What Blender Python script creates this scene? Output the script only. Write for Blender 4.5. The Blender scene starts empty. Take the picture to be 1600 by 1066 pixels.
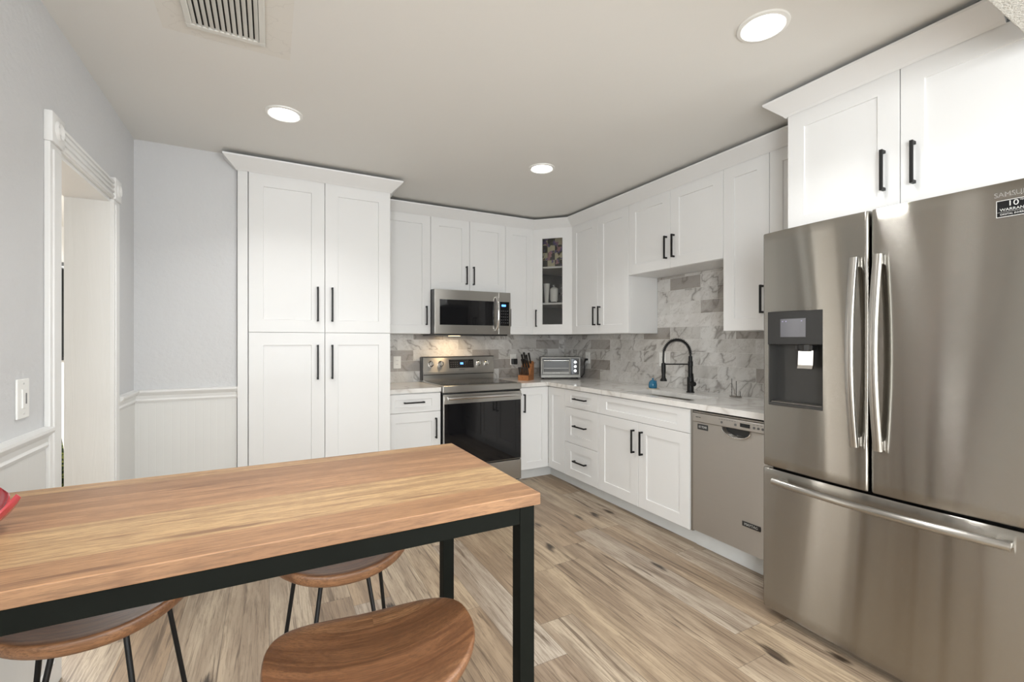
import bpy, bmesh, math, random
from mathutils import Vector, Matrix
random.seed(7)
PI = math.pi
S = bpy.context.scene
COL = S.collection
# ------------------------------------------------------------------ camera, world, exposure
cam_d = bpy.data.cameras.new('camera'); cam = bpy.data.objects.new('camera', cam_d); COL.objects.link(cam)
cam_d.sensor_width = 36; cam_d.lens = 16.0; cam_d.clip_start = 0.02
cam.location = (0, 0, 1.307); cam.rotation_euler = (PI/2, 0, -math.radians(28.06))
S.camera = cam
W = bpy.data.worlds.new('world'); S.world = W; W.use_nodes = True
W.node_tree.nodes['Background'].inputs[0].default_value = (0.80, 0.90, 1.0, 1)
W.node_tree.nodes['Background'].inputs[1].default_value = 1.6
vs = S.view_settings
vs.view_transform = 'Standard'; vs.look = 'None'; vs.gamma = 1; vs.use_curve_mapping = False
vs.exposure = 0.31

def area(name, loc, rot, size, power, color=(1, 1, 1), size_y=None, shape='RECTANGLE', spread=PI):
    l = bpy.data.lights.new(name, 'AREA'); o = bpy.data.objects.new(name, l); COL.objects.link(o)
    l.shape = shape; l.size = size
    if size_y: l.size_y = size_y
    l.energy = power; l.color = color; l.spread = spread
    o.location = loc; o.rotation_euler = rot
    return o
# added light from made-up windows in the unseen dining end behind the camera
area('added_window_light', (-0.05, -3.36, 1.32), (PI/2+0.2, 0, 0), 1.0, 28, (0.93, 0.97, 1.0), 1.7)
area('added_window_light', (-0.70, -1.35, 1.40), (PI/2, 0, -PI/2), 1.1, 90, (0.95, 0.98, 1.0), 1.5)
area('added_window_light', (1.75, -3.36, 1.32), (PI/2+0.2, 0, 0), 1.5, 46, (0.93, 0.97, 1.0), 1.7)
area('added_window_light', (2.945, -1.6, 1.40), (PI/2, 0, PI/2), 1.1, 58, (0.95, 0.98, 1.0), 1.5)
# added lamp in the room beyond the doorway, brightens the jamb
area('added_side_room_light', (-2.0, 4.6, 2.35), (0, 0, 0), 1.2, 110, (1.0, 0.98, 0.95), 1.2)
# made-up ceiling lamp in the unseen dining end, added to light the kitchen
area('added_dining_light', (1.2, -1.5, 2.24), (0, 0, 0), 0.5, 28, (1.0, 0.97, 0.92), 0.5)
DOWNLIGHTS = [(0.07, 2.76), (1.715, 2.765), (1.705, 1.11), (0.07, 1.11)]
for x, y in DOWNLIGHTS:
    area('downlight_lamp', (x, y, 2.524), (0, 0, 0), 0.15, 3.7, (1.0, 0.995, 0.985), shape='DISK', spread=math.radians(118))
area('hood_lamp', (1.56, 4.10, 1.352), (0, 0, 0), 0.10, 1.5, (1.0, 0.72, 0.42), 0.05)

# ------------------------------------------------------------------ node helpers
class G:
    def __init__(s, name):
        s.m = bpy.data.materials.new(name); s.m.use_nodes = True
        s.t = s.m.node_tree; s.n = s.t.nodes; s.l = s.t.links
        s.b = s.n['Principled BSDF']
    def put(s, sock, v):
        if v is None: return
        if isinstance(v, bpy.types.NodeSocket): s.l.new(v, sock)
        else:
            if isinstance(v, tuple) and len(v) == 3 and sock.type == 'RGBA': v = v + (1,)
            sock.default_value = v
    def coord(s, kind='Object'):
        return s.n.new('ShaderNodeTexCoord').outputs[kind]
    def math(s, op, a, b=None, c=None):
        n = s.n.new('ShaderNodeMath'); n.operation = op
        s.put(n.inputs[0], a); s.put(n.inputs[1], b); s.put(n.inputs[2], c); return n.outputs[0]
    def sep(s, v):
        n = s.n.new('ShaderNodeSeparateXYZ'); s.put(n.inputs[0], v); return n.outputs
    def comb(s, x=0.0, y=0.0, z=0.0):
        n = s.n.new('ShaderNodeCombineXYZ')
        for i, v in enumerate((x, y, z)): s.put(n.inputs[i], v)
        return n.outputs[0]
    def rnd(s, v):
        n = s.n.new('ShaderNodeTexWhiteNoise'); n.noise_dimensions = '3D'; s.put(n.inputs[0], v); return n.outputs[0]
    def vmul(s, v, k):
        n = s.n.new('ShaderNodeVectorMath'); n.operation = 'MULTIPLY'; s.put(n.inputs[0], v); n.inputs[1].default_value = k; return n.outputs[0]
    def vadd(s, v, w):
        n = s.n.new('ShaderNodeVectorMath'); n.operation = 'ADD'; s.put(n.inputs[0], v); s.put(n.inputs[1], w); return n.outputs[0]
    def noise(s, v, scale=5, detail=4, rough=0.5, dist=0.0):
        n = s.n.new('ShaderNodeTexNoise'); s.put(n.inputs['Vector'], v)
        n.inputs['Scale'].default_value = scale; n.inputs['Detail'].default_value = detail
        n.inputs['Roughness'].default_value = rough; n.inputs['Distortion'].default_value = dist
        return n.outputs[0]
    def voro(s, v, scale=5, feature='F1', rand=1.0):
        n = s.n.new('ShaderNodeTexVoronoi'); n.feature = feature; s.put(n.inputs['Vector'], v)
        n.inputs['Scale'].default_value = scale; n.inputs['Randomness'].default_value = rand
        return n.outputs[0]
    def ramp(s, f, stops, interp='LINEAR'):
        n = s.n.new('ShaderNodeValToRGB'); s.put(n.inputs[0], f); r = n.color_ramp; r.interpolation = interp
        while len(r.elements) < len(stops): r.elements.new(0.5)
        for e, (p, c) in zip(r.elements, stops):
            e.position = p; e.color = (c, c, c, 1) if not isinstance(c, tuple) else c + (1,)
        return n.outputs[0]
    def mix(s, f, a, b, mode='MIX'):
        n = s.n.new('ShaderNodeMix'); n.data_type = 'RGBA'; n.blend_type = mode
        s.put(n.inputs[0], f); s.put(n.inputs[6], a); s.put(n.inputs[7], b); return n.outputs[2]
    def bump(s, h, strength=0.2, dist=0.01):
        n = s.n.new('ShaderNodeBump'); s.put(n.inputs['Height'], h)
        n.inputs['Strength'].default_value = strength; n.inputs['Distance'].default_value = dist
        s.l.new(n.outputs[0], s.b.inputs['Normal'])
    def set(s, **k):
        for a, v in k.items(): s.put(s.b.inputs[a.replace('_', ' ')], v)
        return s

def plain(name, col, rough=0.5, metal=0.0, var=0.04, **k):
    g = G(name); v = g.noise(g.coord(), 9, 3)
    c0 = tuple(c*(1-var) for c in col); c1 = tuple(min(1, c*(1+var)) for c in col)
    g.set(Base_Color=g.mix(v, c0, c1), Roughness=rough, Metallic=metal, **k)
    return g.m
M = {}
M['cab'] = plain('white_cabinet_lacquer', (0.775, 0.775, 0.765), 0.32, var=0.01)
M['toe'] = plain('toe_board_white', (0.66, 0.67, 0.66), 0.45, var=0.08)
M['trim'] = plain('white_trim_paint', (0.80, 0.80, 0.785), 0.35, var=0.015)
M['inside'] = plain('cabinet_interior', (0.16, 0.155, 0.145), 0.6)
M['black'] = plain('black_metal', (0.009, 0.009, 0.009), 0.42, Specular_IOR_Level=0.3)
M['frame'] = plain('blackened_steel', (0.0055, 0.0065, 0.005), 0.6, var=0.25, Specular_IOR_Level=0.08)
M['plastic'] = plain('black_plastic', (0.014, 0.014, 0.014), 0.3)
M['dark'] = plain('dark_gap', (0.02, 0.02, 0.02), 0.8)
M['white'] = plain('white_plastic', (0.82, 0.82, 0.79), 0.35)
M['chrome'] = plain('polished_chrome', (0.75, 0.74, 0.72), 0.12, 1.0)
M['blackglass'] = plain('black_oven_glass', (0.008, 0.008, 0.009), 0.04, Specular_IOR_Level=0.45)
M['cooktop'] = plain('ceramic_cooktop', (0.05, 0.048, 0.045), 0.10)
M['ovenglass'] = plain('toaster_glass', (0.05, 0.045, 0.035), 0.10, Specular_IOR_Level=0.25)
M['toastmetal'] = plain('toaster_metal', (0.20, 0.195, 0.18), 0.45, 1.0)
M['recess'] = plain('dark_grey_plastic', (0.035, 0.034, 0.032), 0.35)
M['greyplastic'] = plain('grey_plastic', (0.13, 0.13, 0.13), 0.4)
M['letters'] = plain('pale_lettering', (0.55, 0.55, 0.53), 0.4)
M['darkletters'] = plain('dark_lettering', (0.03, 0.03, 0.03), 0.4)
M['pink'] = plain('red_glazed_ceramic', (0.42, 0.045, 0.055), 0.12, Coat_Weight=0.8)
M['blue'] = plain('blue_glazed_ceramic', (0.02, 0.15, 0.27), 0.15)
M['bluegreen'] = plain('green_glazed_ceramic', (0.03, 0.13, 0.10), 0.2)
M['cork'] = plain('pale_coaster', (0.55, 0.48, 0.36), 0.6)
M['candle'] = plain('white_wax', (0.85, 0.85, 0.82), 0.5)
M['slats'] = plain('vent_enamel', (0.70, 0.70, 0.66), 0.4)
M['cream'] = plain('cream_fabric', (0.72, 0.62, 0.50), 0.8)
M['pot'] = plain('dark_planter', (0.02, 0.035, 0.025), 0.5)
M['steeldark'] = plain('dark_steel', (0.35, 0.33, 0.30), 0.35, 1.0)  # darker steel for small strips, trays and racks
M['sole'] = plain('knife_steel', (0.6, 0.6, 0.6), 0.25, 1.0)
M['screen'] = plain('grey_display', (0.10, 0.10, 0.115), 0.12)

def glow(name, col, k):
    g = G(name); v = g.noise(g.coord(), 40, 2)
    g.set(Base_Color=(0, 0, 0), Emission_Color=g.mix(v, tuple(c*0.9 for c in col), col), Emission_Strength=k); return g.m
M['lens'] = glow('lit_lamp_lens', (1.0, 0.99, 0.97), 13)
M['hoodlens'] = glow('lit_hood_lens', (1.0, 0.75, 0.45), 6)
M['bluelight'] = glow('blue_digits', (0.12, 0.35, 1.0), 2.2)
M['pixels'] = glow('pale_digits', (0.6, 0.55, 0.8), 0.5)

def glass(name, col=(1, 1, 1), rough=0.0):
    g = G(name); v = g.noise(g.coord(), 3, 1)
    g.set(Base_Color=g.mix(v, col, tuple(c*0.98 for c in col)), Roughness=rough, IOR=1.45, Transmission_Weight=1.0); return g.m
M['glass'] = glass('clear_glass')
M['pane'] = glass('smoked_pane', (0.88, 0.88, 0.86))

def paint(name, col, scale, strength, patch=False):
    g = G(name); co = g.coord()
    n = g.noise(co, scale, 5, 0.55); n2 = g.noise(co, scale*0.3, 2)
    base = g.mix(n2, tuple(c*0.985 for c in col), col)
    if patch:   # square of newer, rougher plaster around the air vent
        o = g.sep(co)
        dx = g.math('ABSOLUTE', g.math('ADD', o[0], 0.145)); dy = g.math('ABSOLUTE', g.math('SUBTRACT', o[1], 1.90))
        msk = g.math('MULTIPLY', g.math('LESS_THAN', dx, 0.225), g.math('LESS_THAN', dy, 0.325))
        crack = g.ramp(g.math('ABSOLUTE', g.math('SUBTRACT', g.noise(co, 9, 3), 0.5)), [(0.0, 0.92), (0.015, 1.0)])
        base = g.mix(msk, base, g.mix(1.0, (col[0]*0.97, col[1]*0.955, col[2]*0.93), crack, 'MULTIPLY'))
    g.set(Base_Color=base, Roughness=0.65)
    g.bump(g.math('ADD', n, g.math('MULTIPLY', n2, 0.6)), strength, 0.01)
    return g.m
M['wall'] = paint('pale_grey_wall_paint', (0.63, 0.635, 0.64), 38, 0.30)
M['ceiling'] = paint('ceiling_paint', (0.77, 0.765, 0.735), 14, 0.06, True)
M['popcorn'] = paint('rough_ceiling_texture', (0.66, 0.64, 0.58), 150, 1.0)

def beadboard(axis):
    g = G('beadboard_white_%s' % axis); co = g.coord(); o = g.sep(co)
    f = g.math('FRACT', g.math('MULTIPLY', o[0 if axis == 'x' else 1], 1/0.04))
    groove = g.ramp(g.math('ABSOLUTE', g.math('SUBTRACT', f, 0.5)), [(0.0, 0.0), (0.07, 1.0)])
    g.set(Base_Color=g.mix(g.noise(co, 6, 2), (0.70, 0.70, 0.68), (0.73, 0.73, 0.71)), Roughness=0.5)
    g.bump(groove, 0.10, 0.003); return g.m
M['bead_x'] = beadboard('x'); M['bead_y'] = beadboard('y')

def painted_wood():
    g = G('painted_wood_grain'); co = g.coord()
    w = g.noise(g.vmul(co, (14, 14, 1.1)), 2.0, 5, 0.6, 1.2)
    g.set(Base_Color=g.mix(w, (0.74, 0.735, 0.71), (0.80, 0.80, 0.78)), Roughness=0.4)
    g.bump(w, 0.25, 0.004); return g.m
M['paintwood'] = painted_wood()

def planks(name, across, along, width, length, stops, grain_dark, gap=0.012, knots=True, sat=1.0, rough=0.42, tint=0.5, gapcol=0.45, gscale=1.0, kx=7.0, ka=0.75, fk=(0.48, 0.60), fa=0.62, bk=(0.40, 0.60), flecks=0.0):
    g = G(name); co = g.coord(); o = g.sep(co)
    a = g.math('DIVIDE', o[across], width); row = g.math('FLOOR', a)
    sh = g.rnd(g.comb(row, 3.7, 1.3))
    b = g.math('ADD', g.math('DIVIDE', o[along], length), g.math('MULTIPLY', sh, 5.0)); colm = g.math('FLOOR', b)
    idv = g.rnd(g.comb(row, colm, 9.1)); id2 = g.rnd(g.comb(row, colm, 2.3))
    base = g.ramp(idv, stops)
    off = g.math('MULTIPLY', id2, 37.0)
    v = g.comb(g.math('ADD', g.math('MULTIPLY', o[across], kx*gscale), off), g.math('MULTIPLY', o[along], ka*gscale), g.math('ADD', off, g.math('MULTIPLY', o[2], 7.0*gscale)))
    broad = g.noise(v, 1.5, 4, 0.55, 0.6)
    fine = g.noise(g.vmul(v, (5.0, 2.0, 5.0)), 3.0, 6, 0.75, 0.4)
    cath = g.noise(v, 2.2, 2, 0.5, 2.2)
    rings = g.ramp(g.math('FRACT', g.math('MULTIPLY', cath, 7.0)), [(0.0, 1.0), (0.12, 0.0), (0.85, 0.0), (1.0, 1.0)])
    c = g.mix(g.math('MULTIPLY', g.ramp(broad, [(bk[0], 0.0), (bk[1], 1.0)]), tint), base, grain_dark)
    c = g.mix(g.math('MULTIPLY', g.ramp(fine, [(fk[0], 0.0), (fk[1], 1.0)]), fa), c, g.mix(0.6, grain_dark, (0.08, 0.05, 0.03)))
    c = g.mix(g.math('MULTIPLY', rings, 0.20), c, grain_dark)
    if flecks:                       # short dark pores lying along the grain
        fl = g.noise(g.comb(g.math('MULTIPLY', o[across], 420.0), g.math('MULTIPLY', o[along], 26.0), g.math('ADD', off, g.math('MULTIPLY', o[2], 420.0))), 1.0, 3, 0.6)
        c = g.mix(g.math('MULTIPLY', g.ramp(fl, [(0.50, 0.0), (0.62, 1.0)]), flecks), c, g.mix(0.5, c, grain_dark))
        dk = g.noise(g.comb(g.math('MULTIPLY', o[across], 55.0), g.math('MULTIPLY', o[along], 2.6), off), 1.0, 4, 0.65)
        c = g.mix(g.math('MULTIPLY', g.ramp(dk, [(0.56, 0.0), (0.66, 1.0)]), flecks), c, grain_dark)
    if knots:
        kv = g.comb(g.math('ADD', o[across], off), g.math('MULTIPLY', o[along], 0.42), 0.0)
        kv = g.vadd(kv, g.vmul(g.noise(v, 3, 2), (0.06, 0.06, 0)))
        vn = g.n.new('ShaderNodeTexVoronoi'); vn.voronoi_dimensions = '2D'; g.put(vn.inputs['Vector'], kv); vn.inputs['Scale'].default_value = 3.4
        gate = g.math('GREATER_THAN', g.sep(vn.outputs['Color'])[0], 0.35)
        kn = g.ramp(g.math('ADD', vn.outputs[0], g.math('MULTIPLY', g.math('SUBTRACT', fine, 0.5), 0.34)), [(0.03, 1.0), (0.06, 0.65), (0.09, 0.0)])
        c = g.mix(g.math('MULTIPLY', g.math('MULTIPLY', kn, gate), 0.95), c, (0.03, 0.018, 0.011))
        ck = g.noise(g.vmul(v, (2.2, 0.9, 2.2)), 2.6, 3, 0.6, 0.8)
        c = g.mix(g.math('MULTIPLY', g.ramp(ck, [(0.57, 0.0), (0.68, 1.0)]), 0.8), c, (0.10, 0.065, 0.04))
    ea = g.math('MULTIPLY', g.math('SUBTRACT', 0.5, g.math('ABSOLUTE', g.math('SUBTRACT', g.math('FRACT', a), 0.5))), width)
    eb = g.math('MULTIPLY', g.math('SUBTRACT', 0.5, g.math('ABSOLUTE', g.math('SUBTRACT', g.math('FRACT', b), 0.5))), length)
    e = g.math('MINIMUM', ea, eb)
    gm = g.ramp(g.math('DIVIDE', e, gap), [(0.0, gapcol), (0.25, 1.0)])
    c = g.mix(1.0, c, gm, 'MULTIPLY')
    g.set(Base_Color=c, Roughness=rough)
    g.bump(g.math('MULTIPLY', fine, gm), 0.12, 0.003)
    return g.m
M['floor'] = planks('oak_plank_floor', 0, 1, 0.183, 1.22,
    [(0.0, (0.47, 0.36, 0.24)), (0.35, (0.50, 0.41, 0.305)), (0.6, (0.38, 0.27, 0.17)), (0.8, (0.50, 0.43, 0.35)), (1.0, (0.43, 0.33, 0.22))],
    (0.19, 0.13, 0.085), gap=0.008, tint=0.6, fa=0.5)
M['table'] = planks('mango_wood_top', 1, 0, 0.098, 6.0,
    [(0.0, (0.40, 0.20, 0.09)), (0.3, (0.47, 0.26, 0.13)), (0.55, (0.66, 0.44, 0.22)), (0.75, (0.33, 0.18, 0.095)), (1.0, (0.52, 0.29, 0.15))],
    (0.19, 0.09, 0.045), gap=0.003, knots=False, rough=0.5, tint=0.42, gapcol=0.7, gscale=1.7, kx=12, ka=0.8, fk=(0.48, 0.60), fa=0.42, flecks=0.8)
M['stool'] = planks('mango_wood_seat', 1, 0, 0.11, 5.0,
    [(0.0, (0.30, 0.145, 0.065)), (0.4, (0.26, 0.12, 0.055)), (0.6, (0.40, 0.22, 0.105)), (1.0, (0.33, 0.165, 0.08))],
    (0.12, 0.05, 0.022), gap=0.002, knots=False, rough=0.38, tint=0.6, gapcol=0.8, flecks=0.75, gscale=2.0, kx=14)
M['block'] = planks('knife_block_wood', 0, 2, 0.5, 3.0, [(0.0, (0.42, 0.17, 0.06)), (1.0, (0.50, 0.22, 0.08))],
    (0.25, 0.09, 0.03), gap=0.001, knots=False, gscale=3)

def veins(g, v, scale, width):
    w = g.vadd(v, g.vmul(g.comb(g.noise(v, scale*1.3, 4), g.noise(g.vadd(v, (5.0, 3.0, 1.0)), scale*1.3, 4), 0.0), (0.35, 0.35, 0.35)))
    n = g.noise(w, scale, 3, 0.55)
    return g.ramp(g.math('ABSOLUTE', g.math('SUBTRACT', n, 0.5)), [(0.0, 1.0), (width, 0.25), (width*3, 0.0)])
def marble_tile(axis):
    g = G('marble_tile_%s' % axis); co = g.coord(); o = g.sep(co); h = o[0 if axis == 'x' else 1]
    r = g.math('DIVIDE', g.math('SUBTRACT', o[2], 0.9145), 0.1016); row = g.math('FLOOR', r)
    odd = g.math('MULTIPLY', g.math('MODULO', row, 2.0), 0.5)
    q = g.math('ADD', g.math('DIVIDE', h, 0.305), g.math('ADD', odd, 10.0)); cl = g.math('FLOOR', q)
    idv = g.rnd(g.comb(row, cl, 4.4 if axis == 'x' else 8.8)); id2 = g.rnd(g.comb(row, cl, 7.1))
    base = g.ramp(idv, [(0.0, (0.68, 0.665, 0.64)), (0.55, (0.62, 0.61, 0.585)), (0.74, (0.50, 0.48, 0.45)), (0.80, (0.37, 0.345, 0.32)), (1.0, (0.33, 0.305, 0.28))])
    hs = g.math('ADD', g.math('MULTIPLY', h, 1.0), g.math('MULTIPLY', o[2], 1.1))
    vv = g.comb(hs, g.math('MULTIPLY', g.math('SUBTRACT', h, o[2]), 0.55), g.math('MULTIPLY', id2, 30.0))
    m1 = veins(g, vv, 2.3, 0.014); m2 = veins(g, g.vadd(vv, (3.0, 1.0, 4.0)), 9.0, 0.02)
    cloud = g.ramp(g.noise(vv, 4.0, 4), [(0.42, 0.0), (0.75, 0.55)])
    c = g.mix(cloud, base, (0.40, 0.375, 0.34))
    c = g.mix(g.math('MULTIPLY', m1, 0.72), c, (0.18, 0.16, 0.145))
    c = g.mix(g.math('MULTIPLY', m2, 0.35), c, (0.25, 0.22, 0.19))
    er = g.math('MULTIPLY', g.math('SUBTRACT', 0.5, g.math('ABSOLUTE', g.math('SUBTRACT', g.math('FRACT', r), 0.5))), 0.1016)
    eq = g.math('MULTIPLY', g.math('SUBTRACT', 0.5, g.math('ABSOLUTE', g.math('SUBTRACT', g.math('FRACT', q), 0.5))), 0.305)
    e = g.math('LESS_THAN', g.math('MINIMUM', er, eq), 0.0011)
    c = g.mix(e, c, (0.60, 0.585, 0.55))
    g.set(Base_Color=c, Roughness=g.mix(e, (0.22,)*3, (0.7,)*3))
    g.bump(g.math('SUBTRACT', 1.0, e), 0.3, 0.002)
    return g.m
M['tile_x'] = marble_tile('x'); M['tile_y'] = marble_tile('y')
def quartz():
    g = G('white_quartz_counter'); co = g.coord()
    m1 = veins(g, co, 1.6, 0.014); m2 = veins(g, g.vadd(co, (7.0, 2.0, 1.0)), 5.0, 0.02)
    c = g.mix(g.math('MULTIPLY', m1, 0.5), (0.80, 0.785, 0.755), (0.45, 0.41, 0.36))
    c = g.mix(g.math('MULTIPLY', m2, 0.18), c, (0.5, 0.47, 0.42))
    g.set(Base_Color=c, Roughness=0.13); return g.m
M['quartz'] = quartz()
ROT = 0.0
def steel(name, col=(0.60, 0.575, 0.53), rough=0.27, an=0.85, rot=0.25, brush=0.0):
    g = G(name); co = g.coord()
    t = g.comb(0.02, 0.0, 1.0)       # grain rolled across the panel: highlights run up and down
    br = g.noise(g.vmul(co, (3, 3, 420)), 1.0, 3, 0.6)
    g.set(Base_Color=g.mix(br, tuple(c*0.94 for c in col), col), Metallic=1.0, Roughness=rough, Anisotropic=an, Anisotropic_Rotation=rot)
    if brush:                        # the fine rolled grain tips the surface up and down, never sideways
        big = g.vmul(co, (917.0, 917.0, 4231.0)); nz = g.math('MULTIPLY', g.math('SUBTRACT', g.math('ADD', g.rnd(big), g.rnd(g.vadd(big, (3.1, 7.7, 5.3)))), 1.0), brush)
        geo = g.n.new('ShaderNodeNewGeometry').outputs['Normal']
        nn = g.n.new('ShaderNodeVectorMath'); nn.operation = 'NORMALIZE'; g.l.new(g.vadd(geo, g.comb(0.0, 0.0, nz)), nn.inputs[0])
        g.l.new(nn.outputs[0], g.b.inputs['Normal'])
    g.l.new(t, g.b.inputs['Tangent'])
    return g.m
M['steel'] = steel('brushed_stainless', (0.40, 0.385, 0.355), 0.13, 1.0, ROT, 0.50)
M['steel2'] = steel('satin_stainless', (0.50, 0.485, 0.455), 0.30, 0.8, ROT)
M['dwsteel'] = steel('dishwasher_stainless', (0.58, 0.555, 0.52), 0.42, 0.9, ROT)

# ------------------------------------------------------------------ mesh helpers
def NB(): return bmesh.new()
def box(bm, x0, x1, y0, y1, z0, z1, bev=0.0, seg=2):
    r = bmesh.ops.create_cube(bm, size=1.0)['verts']
    for v in r:
        v.co = Vector(((x0+x1)/2+v.co.x*(x1-x0), (y0+y1)/2+v.co.y*(y1-y0), (z0+z1)/2+v.co.z*(z1-z0)))
    if bev > 0:
        es = list({e for v in r for e in v.link_edges})
        bmesh.ops.bevel(bm, geom=es, offset=bev, segments=seg, affect='EDGES', profile=0.5)
    return bm
def prism(bm, pts, z0, z1):           # pts (x, y) counter-clockwise
    a = [bm.verts.new((x, y, z0)) for x, y in pts]; b = [bm.verts.new((x, y, z1)) for x, y in pts]
    n = len(pts); bm.faces.new(a[::-1]); bm.faces.new(b)
    for i in range(n): bm.faces.new((a[i], a[(i+1) % n], b[(i+1) % n], b[i]))
    return bm
def lathe(bm, prof, cx=0, cy=0, cz=0, n=32, axis='z'):
    rings = []
    for r, h in prof:
        ring = []
        for i in range(n):
            a = 2*PI*i/n; c, s = r*math.cos(a), r*math.sin(a)
            p = (cx+c, cy+s, cz+h) if axis == 'z' else ((cx+c, cy-h, cz+s) if axis == 'y' else (cx+h, cy+c, cz+s))
            ring.append(bm.verts.new(p))
        rings.append(ring)
    for a, b in zip(rings, rings[1:]):
        for i in range(n): bm.faces.new((a[i], a[(i+1) % n], b[(i+1) % n], b[i]))
    if prof[0][0] > 1e-5: bm.faces.new(rings[0][::-1])
    if prof[-1][0] > 1e-5: bm.faces.new(rings[-1])
    return bm
def tube(bm, pts, r, n=10, ry=None, closed=False):
    pts = [Vector(p) for p in pts]; rings = []; up = None
    N_ = len(pts)
    for i, p in enumerate(pts):
        if closed: d = (pts[(i+1) % N_]-pts[i-1]).normalized()
        else: d = (pts[min(i+1, N_-1)]-pts[max(i-1, 0)]).normalized()
        if up is None:
            up = Vector((0, 0, 1)) if abs(d.z) < 0.9 else Vector((1, 0, 0))
        s = d.cross(up).normalized(); up = s.cross(d).normalized()
        rr = r[i] if isinstance(r, (list, tuple)) else r; r2 = ry if ry else rr
        rings.append([bm.verts.new(p+s*rr*math.cos(2*PI*k/n)+up*r2*math.sin(2*PI*k/n)) for k in range(n)])
    for a, b in zip(rings, rings[1:]+([rings[0]] if closed else [])):
        for k in range(n): bm.faces.new((a[k], a[(k+1) % n], b[(k+1) % n], b[k]))
    if not closed: bm.faces.new(rings[0][::-1]); bm.faces.new(rings[-1])
    return bm
def sweep(bm, path, prof):            # profile (offset to the left-hand front, z) swept with mitres; path of (x, y)
    P = [Vector(p) for p in path]; rings = []
    for i, p in enumerate(P):
        def nrm(a, b):
            d = (b-a).normalized(); return Vector((d.y, -d.x))
        if i == 0: m = nrm(P[0], P[1]); k = 1
        elif i == len(P)-1: m = nrm(P[-2], P[-1]); k = 1
        else:
            n1, n2 = nrm(P[i-1], p), nrm(p, P[i+1]); m = (n1+n2).normalized(); k = 1/max(0.3, m.dot(n1))
        rings.append([bm.verts.new((p.x+m.x*o*k, p.y+m.y*o*k, z)) for o, z in prof])
    n = len(prof)
    for a, b in zip(rings, rings[1:]):
        for j in range(n): bm.faces.new((a[j], a[(j+1) % n], b[(j+1) % n], b[j]))
    bm.faces.new(rings[0][::-1]); bm.faces.new(rings[-1]); return bm
def obj(name, bm, mat, parent=None, smooth=None, loc=None, label=None):
    bmesh.ops.recalc_face_normals(bm, faces=bm.faces)
    me = bpy.data.meshes.new(name); 
    if smooth is not None:
        for f in bm.faces: f.smooth = True
        for e in bm.edges:
            if len(e.link_faces) == 2 and e.calc_face_angle(0) > math.radians(smooth): e.smooth = False
    bm.to_mesh(me); bm.free()
    me.materials.append(M[mat]); o = bpy.data.objects.new(name, me); COL.objects.link(o)
    if parent: o.parent = parent
    if loc: o.location = loc
    if label: o['label'] = label
    return o
def thing(name, label, cat, loc=(0, 0, 0), rotz=0, group=None):
    o = bpy.data.objects.new(name, None); COL.objects.link(o); o.empty_display_size = 0.1
    o.location = loc; o.rotation_euler = (0, 0, rotz); o['label'] = label; o['category'] = cat
    if group: o['group'] = group
    return o
def tag(o, label, cat, group=None):
    o['label'] = label; o['category'] = cat
    if group: o['group'] = group
    return o
def struct(name, bm, mat, parent=None, smooth=None):
    o = obj(name, bm, mat, parent, smooth)
    if not parent: o['kind'] = 'structure'
    return o
def text(name, body, size, mat, parent, loc, rot, extr=0.0006, align='CENTER', sx=1.0):
    c = bpy.data.curves.new(name, 'FONT'); c.body = body; c.size = size; c.extrude = extr; c.align_x = align; c.align_y = 'CENTER'
    t = bpy.data.objects.new('tmp', c); COL.objects.link(t)
    dg = bpy.context.evaluated_depsgraph_get(); me = bpy.data.meshes.new_from_object(t.evaluated_get(dg))
    bpy.data.objects.remove(t); me.materials.clear(); me.materials.append(M[mat])
    o = bpy.data.objects.new(name, me); COL.objects.link(o); o.parent = parent; o.location = loc; o.rotation_euler = rot
    o.scale = (sx, 1, 1); return o
FR = (PI/2, 0, 0)                      # lettering that faces local -Y
R_ = -PI/2                             # local frame of things on the right wall: local -Y looks to world -X

# ------------------------------------------------------------------ room
XL, XR, YB, YP, ZC = -0.73, 2.975, 4.31, 3.535, 2.54
struct('floor', box(NB(), -3.2, XR+0.1, -3.5, 7.1, -0.1, 0), 'floor')
struct('ceiling', box(NB(), -3.2, XR+0.1, 0.52, 7.1, ZC, ZC+0.1), 'ceiling')
c2 = box(NB(), XL-0.1, 2.19, -3.5, 0.52, 2.30, 2.42, 0.004); box(c2, XL-0.1, XR, -3.5, 0.44, 2.302, 2.64)
struct('ceiling_lower', c2, 'popcorn')
struct('wall_back', box(NB(), 0.83, XR+0.1, YB, YB+0.1, 0, ZC), 'wall')
struct('wall_pantry_side', box(NB(), XL-0.17, -0.19, YP, YP+0.12, 0, ZC), 'wall')
struct('wall_behind_pantry', box(NB(), -0.22, 0.86, 4.14, YB+0.1, 0, ZC), 'wall')
rwb = box(NB(), XR, XR+0.1, -1.0, YB+0.1, 0, ZC+0.1); box(rwb, XR, XR+0.1, -3.5, -2.2, 0, ZC+0.1); box(rwb, XR, XR+0.1, -2.2, -1.0, 0, 0.6); box(rwb, XR, XR+0.1, -2.2, -1.0, 2.2, ZC+0.1)
struct('wall_right', rwb, 'wall')
f = NB()
for r in ((-2.2, -1.0, 0.6, 0.65), (-2.2, -1.0, 2.15, 2.2), (-2.2, -2.15, 0.65, 2.15), (-1.05, -1.0, 0.65, 2.15), (-2.15, -1.05, 1.38, 1.42)):
    box(f, XR+0.04, XR+0.09, r[0], r[1], r[2], r[3])
w_ = struct('added_window_4', f, 'trim'); obj('pane', box(NB(), XR+0.062, XR+0.068, -2.15, -1.05, 0.65, 2.15), 'glass', w_)  # made-up window in the unseen right wall, goes with its added light
OY0, OY1, OZ = 2.385, 3.07, 2.043
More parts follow.
